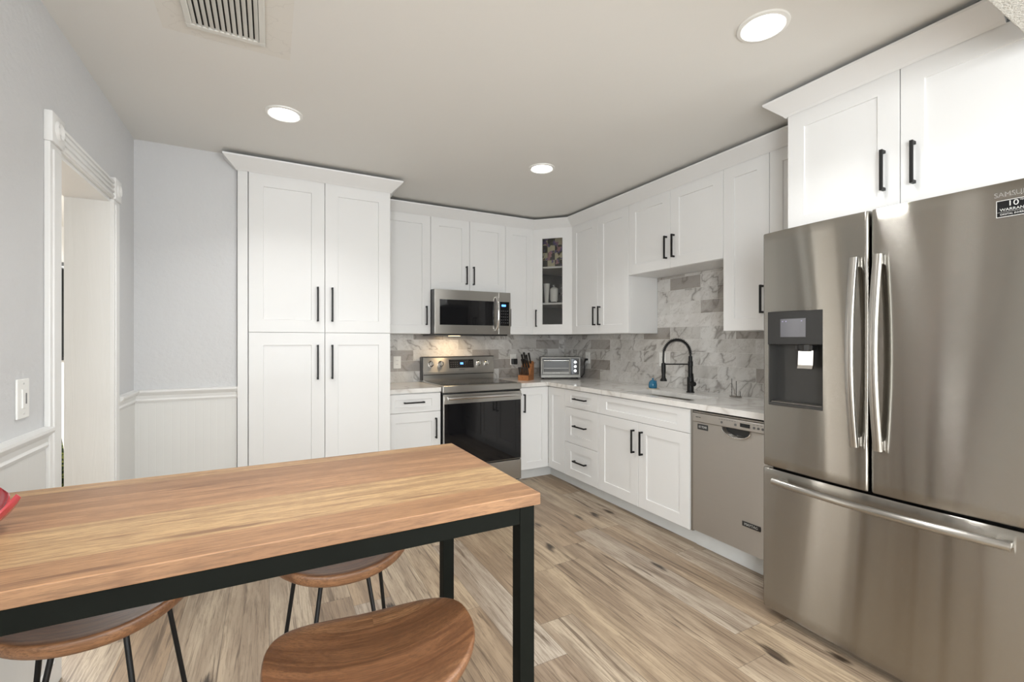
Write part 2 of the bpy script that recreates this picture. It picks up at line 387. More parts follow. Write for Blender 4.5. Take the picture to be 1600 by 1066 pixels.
wl = box(NB(), XL-0.17, XL, -3.5, -1.95, 0, ZC); box(wl, XL-0.17, XL, -0.75, OY0, 0, ZC); box(wl, XL-0.17, XL, -1.95, -0.75, 0, 0.6); box(wl, XL-0.17, XL, -1.95, -0.75, 2.2, ZC); box(wl, XL-0.17, XL, OY1, YP+0.05, 0, ZC); box(wl, XL-0.17, XL, OY0, OY1, OZ+0.01, ZC)
struct('wall_left', wl, 'wall')
wr = NB()
for a, b, c, d in ((XL, -0.6, 0, 2.35), (0.5, 0.95, 0, 2.35), (2.55, XR, 0, 2.35), (-0.6, 0.5, 0, 0.45), (-0.6, 0.5, 2.2, 2.35), (0.95, 2.55, 0, 0.45), (0.95, 2.55, 2.2, 2.35)):
    box(wr, a, b, -3.5, -3.4, c, d)
struct('wall_rear', wr, 'wall')
sr = box(NB(), -3.2, -3.1, 0.9, 7.1, 0, ZC); box(sr, -3.2, XL-0.17, 0.9, 1.0, 0, ZC)
struct('wall_side_room', sr, 'trim')
struct('wall_far_room', box(NB(), -3.2, 0.0, 6.6, 6.7, 0, ZC), 'trim')
struct('wall_far_room_right', box(NB(), XL-0.17, XL-0.05, YP+0.12, 6.6, 0, ZC), 'trim')
# made-up windows of the unseen dining end, openings for the added light
for k, (a, b) in enumerate(((-0.6, 0.5), (0.95, 2.55))):
    f = NB()
    for r in ((a, b, 0.45, 0.50), (a, b, 2.15, 2.2), (a, a+0.05, 0.5, 2.15), (b-0.05, b, 0.5, 2.15), ((a+b)/2-0.02, (a+b)/2+0.02, 0.5, 2.15), (a+.05, b-.05, 1.31, 1.35)):
        box(f, r[0], r[1], -3.47, -3.42, r[2], r[3])
    w_ = struct('added_window_%d' % (k+1), f, 'trim')
    obj('pane', box(NB(), a+0.05, b-0.05, -3.448, -3.442, 0.5, 2.15), 'glass', w_)
f = NB()
for r in ((-1.95, -0.75, 0.6, 0.65), (-1.95, -0.75, 2.15, 2.2), (-1.95, -1.90, 0.65, 2.15), (-0.80, -0.75, 0.65, 2.15), (-1.90, -0.80, 1.38, 1.42)):
    box(f, XL-0.12, XL-0.07, r[0], r[1], r[2], r[3])
w_ = struct('added_window_3', f, 'trim'); obj('pane', box(NB(), XL-0.098, XL-0.092, -1.90, -0.80, 0.65, 2.15), 'glass', w_)  # made-up window behind the camera on the left, added for light
# wainscot, chair rail, baseboards
RZ = 0.0
def rail_prof(z): return [(0, z), (0.010, z), (0.016, z+0.012), (0.012, z+0.022), (0.014, z+0.040), (0.030, z+0.056), (0.034, z+0.064), (0.034, z+0.074), (0, z+0.078)]
struct('trim_1', box(NB(), XL+0.006, -0.19, YP-0.006, YP, 0.0, 0.95), 'bead_x')
struct('trim_2', box(NB(), XL, XL+0.006, -0.70, 2.276, 0.0, 0.95), 'bead_y')
struct('trim_3', box(NB(), XL, XL+0.006, 3.162, YP-0.006, 0.0, 0.95), 'bead_y')
struct('trim_4', sweep(NB(), [(XL, 3.162), (XL, YP), (-0.186, YP)], rail_prof(0.930)), 'trim', smooth=25)
struct('trim_5', sweep(NB(), [(XL, -0.70), (XL, 2.276)], rail_prof(0.915)), 'trim', smooth=25)
bbp = [(0, 0), (0.016, 0), (0.016, 0.085), (0.008, 0.10), (0, 0.10)]
struct('baseboard_left', sweep(NB(), [(XL+.006, -3.4), (XL+.006, 2.276)], bbp), 'trim')
struct('baseboard_back', sweep(NB(), [(XL+.006, 3.162), (XL+.006, YP-.006), (-0.19, YP-.006)], bbp), 'trim')
# doorway casing with corner blocks
d1 = bpy.data.objects.new('door_1', None); COL.objects.link(d1); d1.location = (XL, (OY0+OY1)/2, 0); d1['kind'] = 'structure'
def dpart(name, bm, mat, smooth=None):
    bmesh.ops.translate(bm, verts=bm.verts, vec=-Vector(d1.location)); return obj(name, bm, mat, d1, smooth)
CW = 0.107
for ya in (OY0-CW, OY1-0.012):
    w2 = CW if ya < 2.5 else 0.10
    b = box(NB(), XL, XL+0.018, ya, ya+w2, 0, OZ+0.002, 0.003); box(b, XL+0.01, XL+0.023, ya+0.022, ya+w2-0.022, 0.1, OZ-0.02, 0.004)
    dpart('casing', b, 'trim')
    b = box(NB(), XL, XL+0.026, ya-0.004, ya+w2+0.004, OZ+0.002, OZ+0.115, 0.004)
    lathe(b, [(0.0, 0.026), (0.012, 0.031), (0.017, 0.027), (0.022, 0.027), (0.03, 0.034), (0.037, 0.026)], XL, ya+w2/2, OZ+0.058, 24, 'x')
    dpart('corner_block', b, 'trim', 30)
hp = [(0, 0)]
b = box(NB(), XL, XL+0.016, OY0+0.002, OY1-0.014, OZ+0.002, OZ+0.10, 0.002)
for k in range(4): box(b, XL+0.012, XL+0.023, OY0+0.003, OY1-0.015, OZ+0.008+k*0.024, OZ+0.022+k*0.024, 0.004)
dpart('head_casing', b, 'trim', 30)
b = box(NB(), XL-0.175, XL+0.002, OY0-0.001, OY0+0.015, 0, OZ); box(b, XL-0.175, XL+0.002, OY1-0.015, OY1+0.001, 0, OZ)
dpart('jamb', b, 'paintwood')
dpart('head_jamb', box(NB(), XL-0.175, XL+0.002, OY0+0.014, OY1-0.014, OZ-0.014, OZ+0.009), 'trim')

# light switch
sw = thing('light_switch', 'white rocker light switch plate on the grey wall left of the doorway', 'light switch', (XL, 2.105, 1.115))
obj('plate', box(NB(), 0, 0.007, -0.042, 0.042, -0.066, 0.066, 0.003), 'white', sw)
obj('rocker', box(NB(), 0.006, 0.011, -0.016, 0.016, -0.032, 0.032, 0.002), 'white', sw)
obj('dimmer', box(NB(), 0.010, 0.013, 0.003, 0.008, -0.018, 0.018, 0.001), 'greyplastic', sw)
for z in (-0.05, 0.05): obj('screw', lathe(NB(), [(0.0035, 0), (0.003, 0.0085), (0, 0.009)], 0, 0, z, 12, 'x'), 'letters', sw)

# ------------------------------------------------------------------ cabinets (local frame: x right, front looks to -y, z up)
DT = 0.020; HB = 0.011
def shaker(x0, x1, z0, z1, st=0.078, rl=None, pane=False):
    """door or drawer front standing on y = 0, front at y = -DT"""
    rl = st if rl is None else rl; bm = NB(); rec = 0.007; b = 0.0025
    if pane: pass
    xs = [x0, x0+st, x1-st, x1]; zs = [z0, z0+rl, z1-rl, z1]
    y = -DT
    def q(a): 
        bm.faces.new([bm.verts.new(p) for p in a])
    o = [(x0, z0), (x1, z0), (x1, z1), (x0, z1)]; i = [(x0+st, z0+rl), (x1-st, z0+rl), (x1-st, z1-rl), (x0+st, z1-rl)]
    e = 0.0015
    oi = [(x0+e, z0+e), (x1-e, z0+e), (x1-e, z1-e), (x0+e, z1-e)]
    ii = [(x0+st+b, z0+rl+b), (x1-st-b, z0+rl+b), (x1-st-b, z1-rl-b), (x0+st+b, z1-rl-b)]
    L = [[(p[0], 0.0, p[1]) for p in o], [(p[0], y+e, p[1]) for p in o], [(p[0], y, p[1]) for p in oi], [(p[0], y, p[1]) for p in i],
         [(p[0], y+(rec if not pane else DT), p[1]) for p in (ii if not pane else i)]]
    R = [[bm.verts.new(p) for p in l] for l in L]
    for a, c in zip(R, R[1:]):
        for k in range(4): bm.faces.new((a[k], a[(k+1) % 4], c[(k+1) % 4], c[k]))
    if not pane: bm.faces.new(R[-1]); bm.faces.new(R[0][::-1])
    else:
        for k in range(4): bm.faces.new((R[-1][k], R[-1][(k+1) % 4], R[0][(k+1) % 4], R[0][k]))
    return bm
def pull(parent, x, z, L, vert=True, y=-DT):
    bm = NB(); h = 0.006; so = 0.032
    if vert:
        box(bm, x-h, x+h, y-so, y-so+0.010, z-L/2, z+L/2, 0.0015)
        for s in (-1, 1): box(bm, x-h+.0005, x+h-.0005, y-so+0.008, y+0.0005, z+s*(L/2-0.007)-0.006, z+s*(L/2-0.007)+0.006)
    else:
        box(bm, x-L/2, x+L/2, y-so, y-so+0.010, z-h, z+h, 0.0015)
        for s in (-1, 1): box(bm, x+s*(L/2-0.007)-0.006, x+s*(L/2-0.007)+0.006, y-so+0.008, y+0.0005, z-h+.0005, z+h-.0005)
    return obj('handle', bm, 'black', parent)
def cabinet(name, label, loc, rot, w, depth, z0, z1, fronts, group=None, cat='cabinet', toe=False, mat='cab'):
    t = thing(name, label, cat, loc, rot, group)
    g = 0.0015
    b = NB(); box(b, 0.0005, w-0.0005, 0.0, depth, z0, z1)
    obj('body', b, mat, t)
    for f in fronts:
        kind, x0, x1, a, c = f[:5]; st = f[6] if len(f) > 6 else 0.078; rl = f[7] if len(f) > 7 else None
        d = obj(kind, shaker(x0+g, x1-g, a+g, c-g, st, rl), 'cab', t)
        hd = f[5]
        if hd: pull(d, *hd)
    return t
HL = 0.172
def vh(x, zb, L=HL): return (x, zb+L/2, L, True)
UZ0, UZ1 = 1.372, 2.44
# pantry
PX0, PX1, PYF = -0.124, 0.815, 3.522
pm = (PX0+PX1)/2 - PX0 + 0.005; pw = PX1-PX0
t = cabinet('pantry_cabinet', 'tall white four-door pantry cabinet left of the stove wall cabinets', (PX0, PYF, 0), 0, pw, 0.60, 0.10, UZ1,
    [('door', 0, pm, 1.366, UZ1, vh(pm-0.048, 1.445, 0.245), 0.086), ('door', pm, pw, 1.366, UZ1, vh(pm+0.048, 1.445, 0.245), 0.086),
     ('door', 0, pm, 0.11, 1.366, vh(pm-0.048, 1.035, 0.245), 0.086), ('door', pm, pw, 0.11, 1.366, vh(pm+0.048, 1.035, 0.245), 0.086)])
b = box(NB(), -0.062, -0.003, -0.020, 0.012, 0.0, UZ1, 0.001); obj('filler_strip', b, 'cab', t)
obj('toe_board', box(NB(), 0, pw, 0.05, 0.59, 0, 0.10), 'toe', t)
CP = [(0, UZ1-0.004), (0.006, UZ1-0.006), (0.014, UZ1+0.004), (0.078, UZ1+0.066), (0.080, UZ1+0.076), (0.071, UZ1+0.076), (0.066, UZ1+0.068), (0.008, UZ1+0.012), (0.0, UZ1+0.010)]
cp = [(o, z) for o, z in CP]
def crown(path, label):
    o = obj('crown_molding', sweep(NB(), path, [(a, z+0.002 if a == 0 and z < 2.45 else z) for a, z in CP]), 'cab')
    return tag(o, label, 'crown molding', None)
crown([(PX0-0.062, YP-0.001), (PX0-0.062, PYF-DT), (PX1+0.001, PYF-DT), (PX1+0.001, 3.885)],
      'white sloped crown molding across the top of the tall pantry cabinet')
# upper cabinets, back wall
UY = 4.0; UD = YB-UY-0.002
def on_back(x): return (x, UY, 0)
w = 1.288-0.822
cabinet('wall_cabinet', 'single-door white wall cabinet between the pantry and the microwave', (0.822, UY, 0), 0, w, UD, UZ0, UZ1, [('door', 0, w, UZ0, UZ1, vh(w-0.042, 1.45))])
w = 0.762
cabinet('wall_cabinet', 'short two-door white wall cabinet directly above the microwave', (1.288, UY, 0), 0, w, UD, 1.775, UZ1,
    [('door', 0, w/2, 1.775, UZ1, vh(w/2-0.036, 1.835)), ('door', w/2, w, 1.775, UZ1, vh(w/2+0.036, 1.835))])
w = 0.320
cabinet('wall_cabinet', 'narrow single-door white wall cabinet between microwave and glass corner cabinet', (2.050, UY, 0), 0, w, UD, UZ0, UZ1, [('door', 0, w, UZ0, UZ1, vh(0.040, 1.45))])
# diagonal glass corner cabinet
A = Vector((2.3725, 4.0)); B = Vector((2.660, 3.700)); dl = (B-A).length; ang = math.atan2(B.y-A.y, B.x-A.x)
t = thing('corner_wall_cabinet', 'diagonal corner wall cabinet with a narrow glass door and shelves', 'cabinet', (A.x, A.y, 0), ang)
rot = Matrix.Rotation(-ang, 3, 'Z')
def loc2(p): v = rot @ Vector((p[0]-A.x, p[1]-A.y, 0)); return (v.x, v.y)
pent = [(A.x, A.y), (B.x, B.y), (XR-0.002, 3.700), (XR-0.002, YB-0.002), (A.x, YB-0.002)]
def inset_wall(p, q, thick=0.016):    # panel along p-q, thickness to the left
    d = (Vector(q)-Vector(p)).normalized(); n = Vector((-d.y, d.x))*thick
    return [loc2(p), loc2(q), loc2((q[0]+n.x, q[1]+n.y)), loc2((p[0]+n.x, p[1]+n.y))]
b = NB()
for i in range(1, 5): prism(b, inset_wall(pent[i], pent[(i+1) % 5]), UZ0, UZ1)
pl = [loc2(p) for p in pent]; prism(b, pl, UZ0, UZ0+0.018); prism(b, pl, UZ1-0.018, UZ1)
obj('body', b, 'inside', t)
sk = box(NB(), 0.001, 0.02, 0.0, 0.02, UZ0, UZ1); box(sk, dl-0.02, dl-0.001, 0.0, 0.02, UZ0, UZ1); box(sk, 0.02, dl-0.02, 0.0, 0.02, UZ0-0.0005, UZ0+0.02); box(sk, 0.02, dl-0.02, 0, 0.02, UZ1-0.02, UZ1)
obj('face_frame', sk, 'cab', t)
SH = (1.695, 2.062)
si = [loc2((A.x+0.03, A.y+0.0)), loc2((B.x+0.0, B.y+0.03)), loc2((XR-0.02, 3.73)), loc2((XR-0.02, YB-0.02)), loc2((A.x+0.03, YB-0.02))]
for z in SH: obj('shelf', prism(NB(), si, z-0.018, z), 'cab', t)
dr = obj('door', shaker(0.0015, dl-0.0015, UZ0+0.0015, UZ1-0.0015, 0.103, 0.100, pane=True), 'cab', t)
obj('pane', box(NB(), 0.098, dl-0.098, -0.010, -0.006, UZ0+0.09, UZ1-0.09), 'pane', dr)
pull(dr, 0.045, 1.45+HL/2, HL)
# right wall uppers
UX = 2.660; UDR = XR-UX-0.002
ya, yb = 3.700, 2.889; w = ya-yb
cabinet('wall_cabinet', 'two-door white wall cabinet between glass corner cabinet and the sink', (UX, ya, 0), R_, w, UDR, UZ0, UZ1,
    [('door', 0, w/2, UZ0, UZ1, vh(w/2-0.036, 1.45)), ('door', w/2, w, UZ0, UZ1, vh(w/2+0.036, 1.45))])
ya, yb = 2.889, 1.993; w = ya-yb
cabinet('wall_cabinet', 'short two-door white wall cabinet high above the sink and faucet', (UX, ya, 0), R_, w, UDR, 1.852, UZ1,
    [('door', 0, w/2, 1.852, UZ1, vh(w/2-0.036, 1.925)), ('door', w/2, w, 1.852, UZ1, vh(w/2+0.036, 1.925))])
ya = 1.993; w = 0.314
cabinet('wall_cabinet', 'narrow single-door white wall cabinet right of the sink recess', (UX, ya, 0), R_, w, UDR, UZ0, UZ1, [('door', 0, w, UZ0, UZ1, vh(w-0.040, 1.475))])
ya = 1.679; w = 1.679-1.376
cabinet('wall_cabinet', 'narrow white wall cabinet tucked against the deeper cabinet above the refrigerator', (UX, ya, 0), R_, w, UDR, UZ0, UZ1, [('door', 0, w, UZ0, UZ1, vh(0.040, 1.475))])
FX = 2.33; ya, yb = 1.3745, 0.445; w = ya-yb
cabinet('wall_cabinet', 'deep two-door white cabinet directly above the refrigerator', (FX, ya, 0), R_, w, XR-FX-0.002, 1.845, UZ1,
    [('door', 0, w/2, 1.845, UZ1, vh(w/2-0.055, 1.945)), ('door', w/2, w, 1.845, UZ1, vh(w/2+0.048, 1.945))])
crown([(PX1+0.012, UY-DT), (2.3725-0.008, UY-DT), (UX-DT, 3.700-0.008), (UX-DT, 1.470)], 'white sloped crown molding along the lower run of wall cabinets around the corner')
crown([(2.652, 1.3765), (FX-DT, 1.3765), (FX-DT, 0.60)], 'white sloped crown molding on the deep cabinet above the refrigerator')

# base cabinets
BY = 3.715; BX = 2.385; BZ0, BZ1 = 0.100, 0.872; SP = 0.716
def base(name, label, loc, rot, w, depth, fronts, t0=0.0, t1=0.0, **k):
    t = cabinet(name, label, loc, rot, w, depth, BZ0, BZ1+0.004, fronts, **k)
    obj('toe_board', box(NB(), t0, w+t1, 0.050, 0.10, 0.0, 0.0995), 'toe', t); return t
w = 1.284-0.822
base('base_cabinet', 'white base cabinet with drawer over door, left of the stove', (0.822, BY, 0), 0, w, 0.59,
    [('drawer', 0, w, SP, BZ1, (w/2, 0.80, HL, False), 0.075, 0.045), ('door', 0, w, BZ0, SP, vh(w-0.045, SP-0.055-HL))])
w = 0.312
base('base_cabinet', 'narrow white one-door base cabinet just right of the stove', (2.054, BY, 0), 0, w, 0.59, [('door', 0, w, BZ0, BZ1, vh(0.040, 0.64), 0.07)], t1=0.12)
w = 3.694-3.420
base('base_cabinet', 'narrow white base cabinet with a plain door in the inner corner', (BX, 3.694, 0), R_, w, 0.58, [('door', 0, w, BZ0, BZ1, None, 0.07)], t0=-0.068)
w = 3.420-2.945
base('drawer_cabinet', 'white base cabinet with three stacked drawers left of the sink cabinet', (BX, 3.420, 0), R_, w, 0.58,
    [('drawer', 0, w, SP, BZ1, (w/2, 0.80, HL, False), 0.09, 0.045), ('drawer', 0, w, 0.400, SP, (w/2, 0.562, HL, False), 0.09, 0.07), ('drawer', 0, w, BZ0, 0.400, (w/2, 0.254, HL, False), 0.09, 0.07)])
ya, yb = 2.945, 2.030; w = ya-yb
t = base('sink_cabinet', 'wide white base cabinet with two doors under the sink', (BX, ya, 0), R_, w, 0.02,
    [('false_front', 0, w, SP, BZ1, None, 0.10, 0.045), ('door', 0, w/2, BZ0, SP, vh(w/2-0.042, 0.485)), ('door', w/2, w, BZ0, SP, vh(w/2+0.042, 0.485))])
b = box(NB(), 0.0005, 0.018, 0.0, 0.58, BZ0, BZ1); box(b, w-0.018, w-0.0005, 0, 0.58, BZ0, BZ1); box(b, 0.018, w-0.018, 0.56, 0.58, BZ0, BZ1); box(b, 0.018, w-0.018, 0.02, 0.56, BZ0, BZ0+0.018)
obj('side_panels', b, 'cab', t)
obj('end_strip', box(NB(), w+0.001, w+0.017, -0.008, 0.05, 0.10, BZ1), 'steeldark', t)
tb = tag(obj('toe_board', box(NB(), BX+0.045, BX+0.065, 1.378, 2.028, 0, 0.112), 'toe'), 'white toe board below the dishwasher', 'toe board')

# countertops
CT, CB = 0.914, 0.878
cf = BX-0.030; cy = BY-0.030
SX0, SX1, SY0, SY1 = 2.435, 2.735, 2.10, 2.72
tag(obj('countertop', box(NB(), 0.820, 1.285, cy, YB-0.010, CB, CT, 0.002), 'quartz'), 'short white marble-look countertop between pantry and stove', 'countertop')
b = NB()
def slab(pts, holes=None):
    pass
grid_x = [2.053, cf, SX0, SX1, XR-0.010]; grid_y = [1.378, SY0, SY1, cy, YB-0.010]
vt = {}; vb = {}
def gv(i, j, z, d):
    if (i, j) not in d: d[(i, j)] = b.verts.new((grid_x[i], grid_y[j], z))
    return d[(i, j)]
cells = set()
for i in range(4):
    for j in range(4):
        if i == 0 and j < 3: continue
        if i == 2 and j == 1: continue
        cells.add((i, j))
for (i, j) in cells:
    q = [(i, j), (i+1, j), (i+1, j+1), (i, j+1)]
    b.faces.new([gv(*p, CT, vt) for p in q]); b.faces.new([gv(*p, CB, vb) for p in q][::-1])
    for k, (di, dj) in enumerate(((0, -1), (1, 0), (0, 1), (-1, 0))):
        if (i+di, j+dj) not in cells:
            p, r = q[k], q[(k+1) % 4]
            b.faces.new((gv(*p, CB, vb), gv(*r, CB, vb), gv(*r, CT, vt), gv(*p, CT, vt)))
tag(obj('countertop', b, 'quartz'), 'L-shaped white marble-look countertop around the corner with the sink cut-out', 'countertop')
# backsplash
tl = tag(obj('backsplash', box(NB(), 0.822, XR-0.008, YB-0.008, YB-0.0005, CT, UZ0-0.0015), 'tile_x'), 'marble subway tile backsplash on the stove wall', 'backsplash')
b = box(NB(), XR-0.008, XR-0.0005, 1.378, YB-0.009, CT, UZ0-0.0015); box(b, XR-0.008, XR-0.0005, 1.995, 2.887, UZ0-0.0015, 1.850)
tag(obj('backsplash', b, 'tile_y'), 'marble subway tile backsplash behind the sink and faucet', 'backsplash')
# sink basin
sk = thing('sink', 'undermount stainless steel sink basin set in the countertop', 'sink', (SX0, SY1, 0), R_)
L = SY1-SY0; D = SX1-SX0
b = NB()
zt = CB-0.001; zb = 0.70; r0 = [(-0.012, -0.012), (L+0.012, -0.012), (L+0.012, D+0.012), (-0.012, D+0.012)]; r1 = [(0.004, 0.004), (L-0.004, 0.004), (L-0.004, D-0.004), (0.004, D-0.004)]
r2 = [(0.02, 0.02), (L-0.02, 0.02), (L-0.02, D-0.02), (0.02, D-0.02)]
rings = [[(x, y, zt-0.003) for x, y in r0], [(x, y, zt) for x, y in r0], [(x, y, zt) for x, y in r1], [(x, y, zb+0.02) for x, y in r1], [(x, y, zb) for x, y in r2]]
RR = [[b.verts.new(p) for p in rr] for rr in rings]
for p, q in zip(RR, RR[1:]):
    for k in range(4): b.faces.new((p[k], p[(k+1) % 4], q[(k+1) % 4], q[k]))
b.faces.new(RR[-1])
obj('basin', b, 'steel2', sk)
obj('drain', lathe(NB(), [(0.045, 0.0005), (0.043, 0.004), (0.03, 0.001), (0.0, 0.001)], L/2, D/2, zb, 24), 'chrome', sk)

# ------------------------------------------------------------------ faucet
fb = Vector((2.837, 2.426, CT)); hd = Vector((2.648, 2.515, 0)); dv = Vector((hd.x-fb.x, hd.y-fb.y, 0)); reach = dv.length
ft = thing('faucet', 'matte black spring-neck pull-down faucet behind the sink', 'faucet', tuple(fb), math.atan2(dv.y, dv.x))
obj('base', lathe(NB(), [(0.030, 0), (0.030, 0.006), (0.024, 0.009), (0.0235, 0.115), (0.020, 0.120), (0.0, 0.120)], n=28), 'black', ft, 30)
obj('column', lathe(NB(), [(0.0165, 0.118), (0.0165, 0.200), (0.0190, 0.203), (0.0190, 0.235), (0.0150, 0.240), (0.0140, 0.278), (0, 0.278)], n=24), 'black', ft, 30)
b = tube(NB(), [(0, 0, 0.07), (0.0, 0.030, 0.07), (0, 0.062, 0.07)], 0.018, 18)
lv = obj('lever', b, 'black', ft, 30); obj('lever_rod', tube(NB(), [(0.0, 0.055, 0.075), (0.012, 0.072, 0.11), (0.022, 0.088, 0.150)], 0.005, 10), 'black', lv, 30)
R0 = reach/2; zc = 0.280
arc = [(R0-R0*math.cos(PI*k/24), 0, zc+0.016+R0*1.02*math.sin(PI*k/24)) for k in range(25)]
hose = [(0, 0, 0.27)] + arc + [(reach+0.002, 0, 0.25), (reach, 0, 0.20)]
obj('hose', tube(NB(), hose, 0.0075, 12), 'black', ft, 40)
b = NB(); sp = []
turns = 26; K = turns*10
for k in range(K+1):
    u = k/K; s = u*22.5; i = int(min(s, 23)); f = s-i
    p = Vector(arc[i]).lerp(Vector(arc[min(i+1, 24)]), f); a = PI*s/24; n1 = Vector((-math.cos(a), 0, math.sin(a))); n2 = Vector((0, 1, 0)); th = 2*PI*turns*u
    sp.append(p+0.0125*(n1*math.cos(th)+n2*math.sin(th)))
obj('spring', tube(b, sp, 0.0022, 6), 'black', ft, 60)
obj('holder_arm', tube(NB(), [(0, 0, 0.216), (reach, 0, 0.216)], 0.0055, 10), 'black', ft, 30)
obj('spray_head', lathe(NB(), [(0.0, 0.228), (0.014, 0.226), (0.0165, 0.215), (0.0165, 0.165), (0.014, 0.140), (0.015, 0.115), (0.025, 0.098), (0.026, 0.088), (0.0, 0.088)][::-1], reach, 0, 0, n=24), 'black', ft, 30)

# ------------------------------------------------------------------ range (local frame: x right, y into wall)
RX0 = 1.2895; RW = 0.759; RY = 3.655
rg = thing('stove', 'stainless steel electric range with black oven window between base cabinets', 'stove', (RX0, RY, 0))
obj('body', box(NB(), 0.003, RW-0.003, 0.03, 0.62, 0.03, 0.905), 'plastic', rg)
b = box(NB(), 0, RW, 0.0, 0.635, 0.866, 0.924, 0.006)
obj('cooktop_frame', b, 'steel2', rg)
ct = obj('cooktop', box(NB(), 0.022, RW-0.022, 0.045, 0.585, 0.922, 0.9275, 0.001), 'cooktop', rg)
b = NB()
for (x, y, r) in ((0.20, 0.18, 0.10), (0.56, 0.18, 0.115), (0.20, 0.44, 0.08), (0.56, 0.44, 0.08)):
    bm = NB(); P_ = [[bm.verts.new((x+q*math.cos(2*PI*k/40), y+q*math.sin(2*PI*k/40), z)) for k in range(40)] for q, z in ((r-0.002, 0.9272), (r-0.002, 0.9279), (r, 0.9279), (r, 0.9272))]
    for i in range(4):
        for k in range(40): bm.faces.new((P_[i][k], P_[i][(k+1) % 40], P_[(i+1) % 4][(k+1) % 40], P_[(i+1) % 4][k]))
    obj('burner_ring', bm, 'greyplastic', ct)
od = obj('oven_door', box(NB(), 0.004, RW-0.004, -0.002, 0.028, 0.232, 0.852, 0.004), 'steel2', rg)
obj('oven_window', box(NB(), 0.012, RW-0.012, -0.0045, 0.0, 0.238, 0.772, 0.001), 'blackglass', od)
b = tube(NB(), [(0.03, -0.048, 0.822), (RW/2, -0.054, 0.822), (RW-0.03, -0.048, 0.822)], 0.0125, 16)
for x in (0.045, RW-0.045): box(b, x-0.010, x+0.010, -0.045, 0.0, 0.812, 0.832, 0.003)
obj('oven_handle', b, 'chrome', od, 40)
obj('storage_drawer', box(NB(), 0.004, RW-0.004, 0.0, 0.028, 0.045, 0.222, 0.003), 'steel2', rg)
pts = [(0.585, 0.915), (0.640, 0.915), (0.640, 1.150), (0.600, 1.150), (0.570, 1.005), (0.570, 0.985), (0.585, 0.985)]
def profx(bm, pts, x0, x1):
    a = [bm.verts.new((x0, y, z)) for y, z in pts]; c = [bm.verts.new((x1, y, z)) for y, z in pts]; n = len(pts)
    bm.faces.new(a); bm.faces.new(c[::-1])
    for i in range(n): bm.faces.new((a[i], c[i], c[(i+1) % n], a[(i+1) % n]))
    return bm
bg = obj('back_panel', profx(NB(), pts, 0.004, RW-0.004), 'steel2', rg)
obj('slot_shade', box(NB(), 0.01, RW-0.01, 0.574, 0.60, 0.978, 0.986), 'dark', rg)  # solid dark strip paints the shade of the slot under the console
obj('top_trim', box(NB(), -0.001, RW+0.001, 0.592, 0.645, 1.149, 1.155, 0.002), 'plastic', rg)
obj('side_trim', box(NB(), -0.006, 0.005, 0.578, 0.645, 0.93, 1.150), 'plastic', rg)
sl = math.atan2(0.030, 0.145)      # the console leans back
def on_console(x, z, h=0.001): return (x, 0.570+0.030*(z-1.005)/0.145-h, z)
def tilt(o): o.rotation_euler = (-sl, 0, 0); return o
dp = obj('display', box(NB(), -0.131, 0.131, -0.002, 0.002, -0.042, 0.042, 0.001), 'blackglass', bg, loc=on_console(0.400, 1.082)); tilt(dp)
obj('digits', box(NB(), -0.014, 0.018, -0.0025, -0.0018, -0.008, 0.012), 'bluelight', dp)
for i in range(4):
    for j in range(3):
        for q in (-1, 1): obj('button', box(NB(), q*(0.045+i*0.022)-0.004, q*(0.045+i*0.022)+0.004, -0.0026, -0.0015, -0.028+j*0.02, -0.024+j*0.02), 'greyplastic', dp)
for x in (0.085, 0.185, 0.590, 0.675):
    k = obj('knob', lathe(NB(), [(0.028, 0.0), (0.028, 0.006), (0.023, 0.010), (0.021, 0.030), (0.018, 0.033), (0, 0.033)], 0, 0, 0, 28, 'y'), 'chrome', bg, 30, loc=on_console(x, 1.085, 0)); tilt(k)
    obj('knob_grip', box(NB(), -0.005, 0.005, -0.042, -0.031, -0.021, 0.021, 0.002), 'steel2', k)
    obj('knob_mark', box(NB(), -0.0015, 0.0015, -0.0428, -0.0418, 0.002, 0.020), 'black', k)
lg = text('brand_mark', 'SAMSUNG', 0.014, 'darkletters', bg, on_console(0.400, 1.022, 0.0012), (PI/2-sl, 0, 0))

# ------------------------------------------------------------------ over-the-range microwave
mw = thing('microwave', 'stainless over-the-range microwave with black window hanging above the stove', 'microwave', (1.290, 3.870, 1.362))
MW_, MH = 0.758, 0.408
obj('case', box(NB(), 0.0, MW_, 0.022, 0.436, 0.006, MH), 'plastic', mw)
dr = obj('door', box(NB(), 0.0, 0.628, 0.0, 0.022, 0.008, MH-0.001, 0.004), 'steel2', mw)
obj('window', box(NB(), 0.045, 0.580, -0.003, 0.002, 0.090, 0.318, 0.001), 'blackglass', dr)
b = NB(); pts = [(0.605, -0.008, 0.045), (0.605, -0.034, 0.075), (0.605, -0.046, 0.14), (0.605, -0.050, 0.205), (0.605, -0.046, 0.27), (0.605, -0.034, 0.335), (0.605, -0.008, 0.362)]
obj('handle', tube(b, pts, 0.013, 14), 'chrome', dr, 40)
cpn = obj('control_panel', box(NB(), 0.6295, MW_, 0.0, 0.022, 0.008, MH-0.001, 0.004), 'steel2', mw)
kp = obj('keypad', box(NB(), 0.642, 0.742, -0.002, 0.002, 0.090, 0.318, 0.001), 'blackglass', cpn)
obj('digits', box(NB(), 0.660, 0.705, -0.0028, -0.002, 0.272, 0.292), 'bluelight', kp)
for i in range(4):
    for j in range(5): obj('key', box(NB(), 0.657+i*0.021, 0.665+i*0.021, -0.0026, -0.0015, 0.115+j*0.028, 0.121+j*0.028), 'greyplastic', kp)
obj('underside', box(NB(), 0.02, MW_-0.02, 0.03, 0.42, -0.006, 0.008), 'plastic', mw)
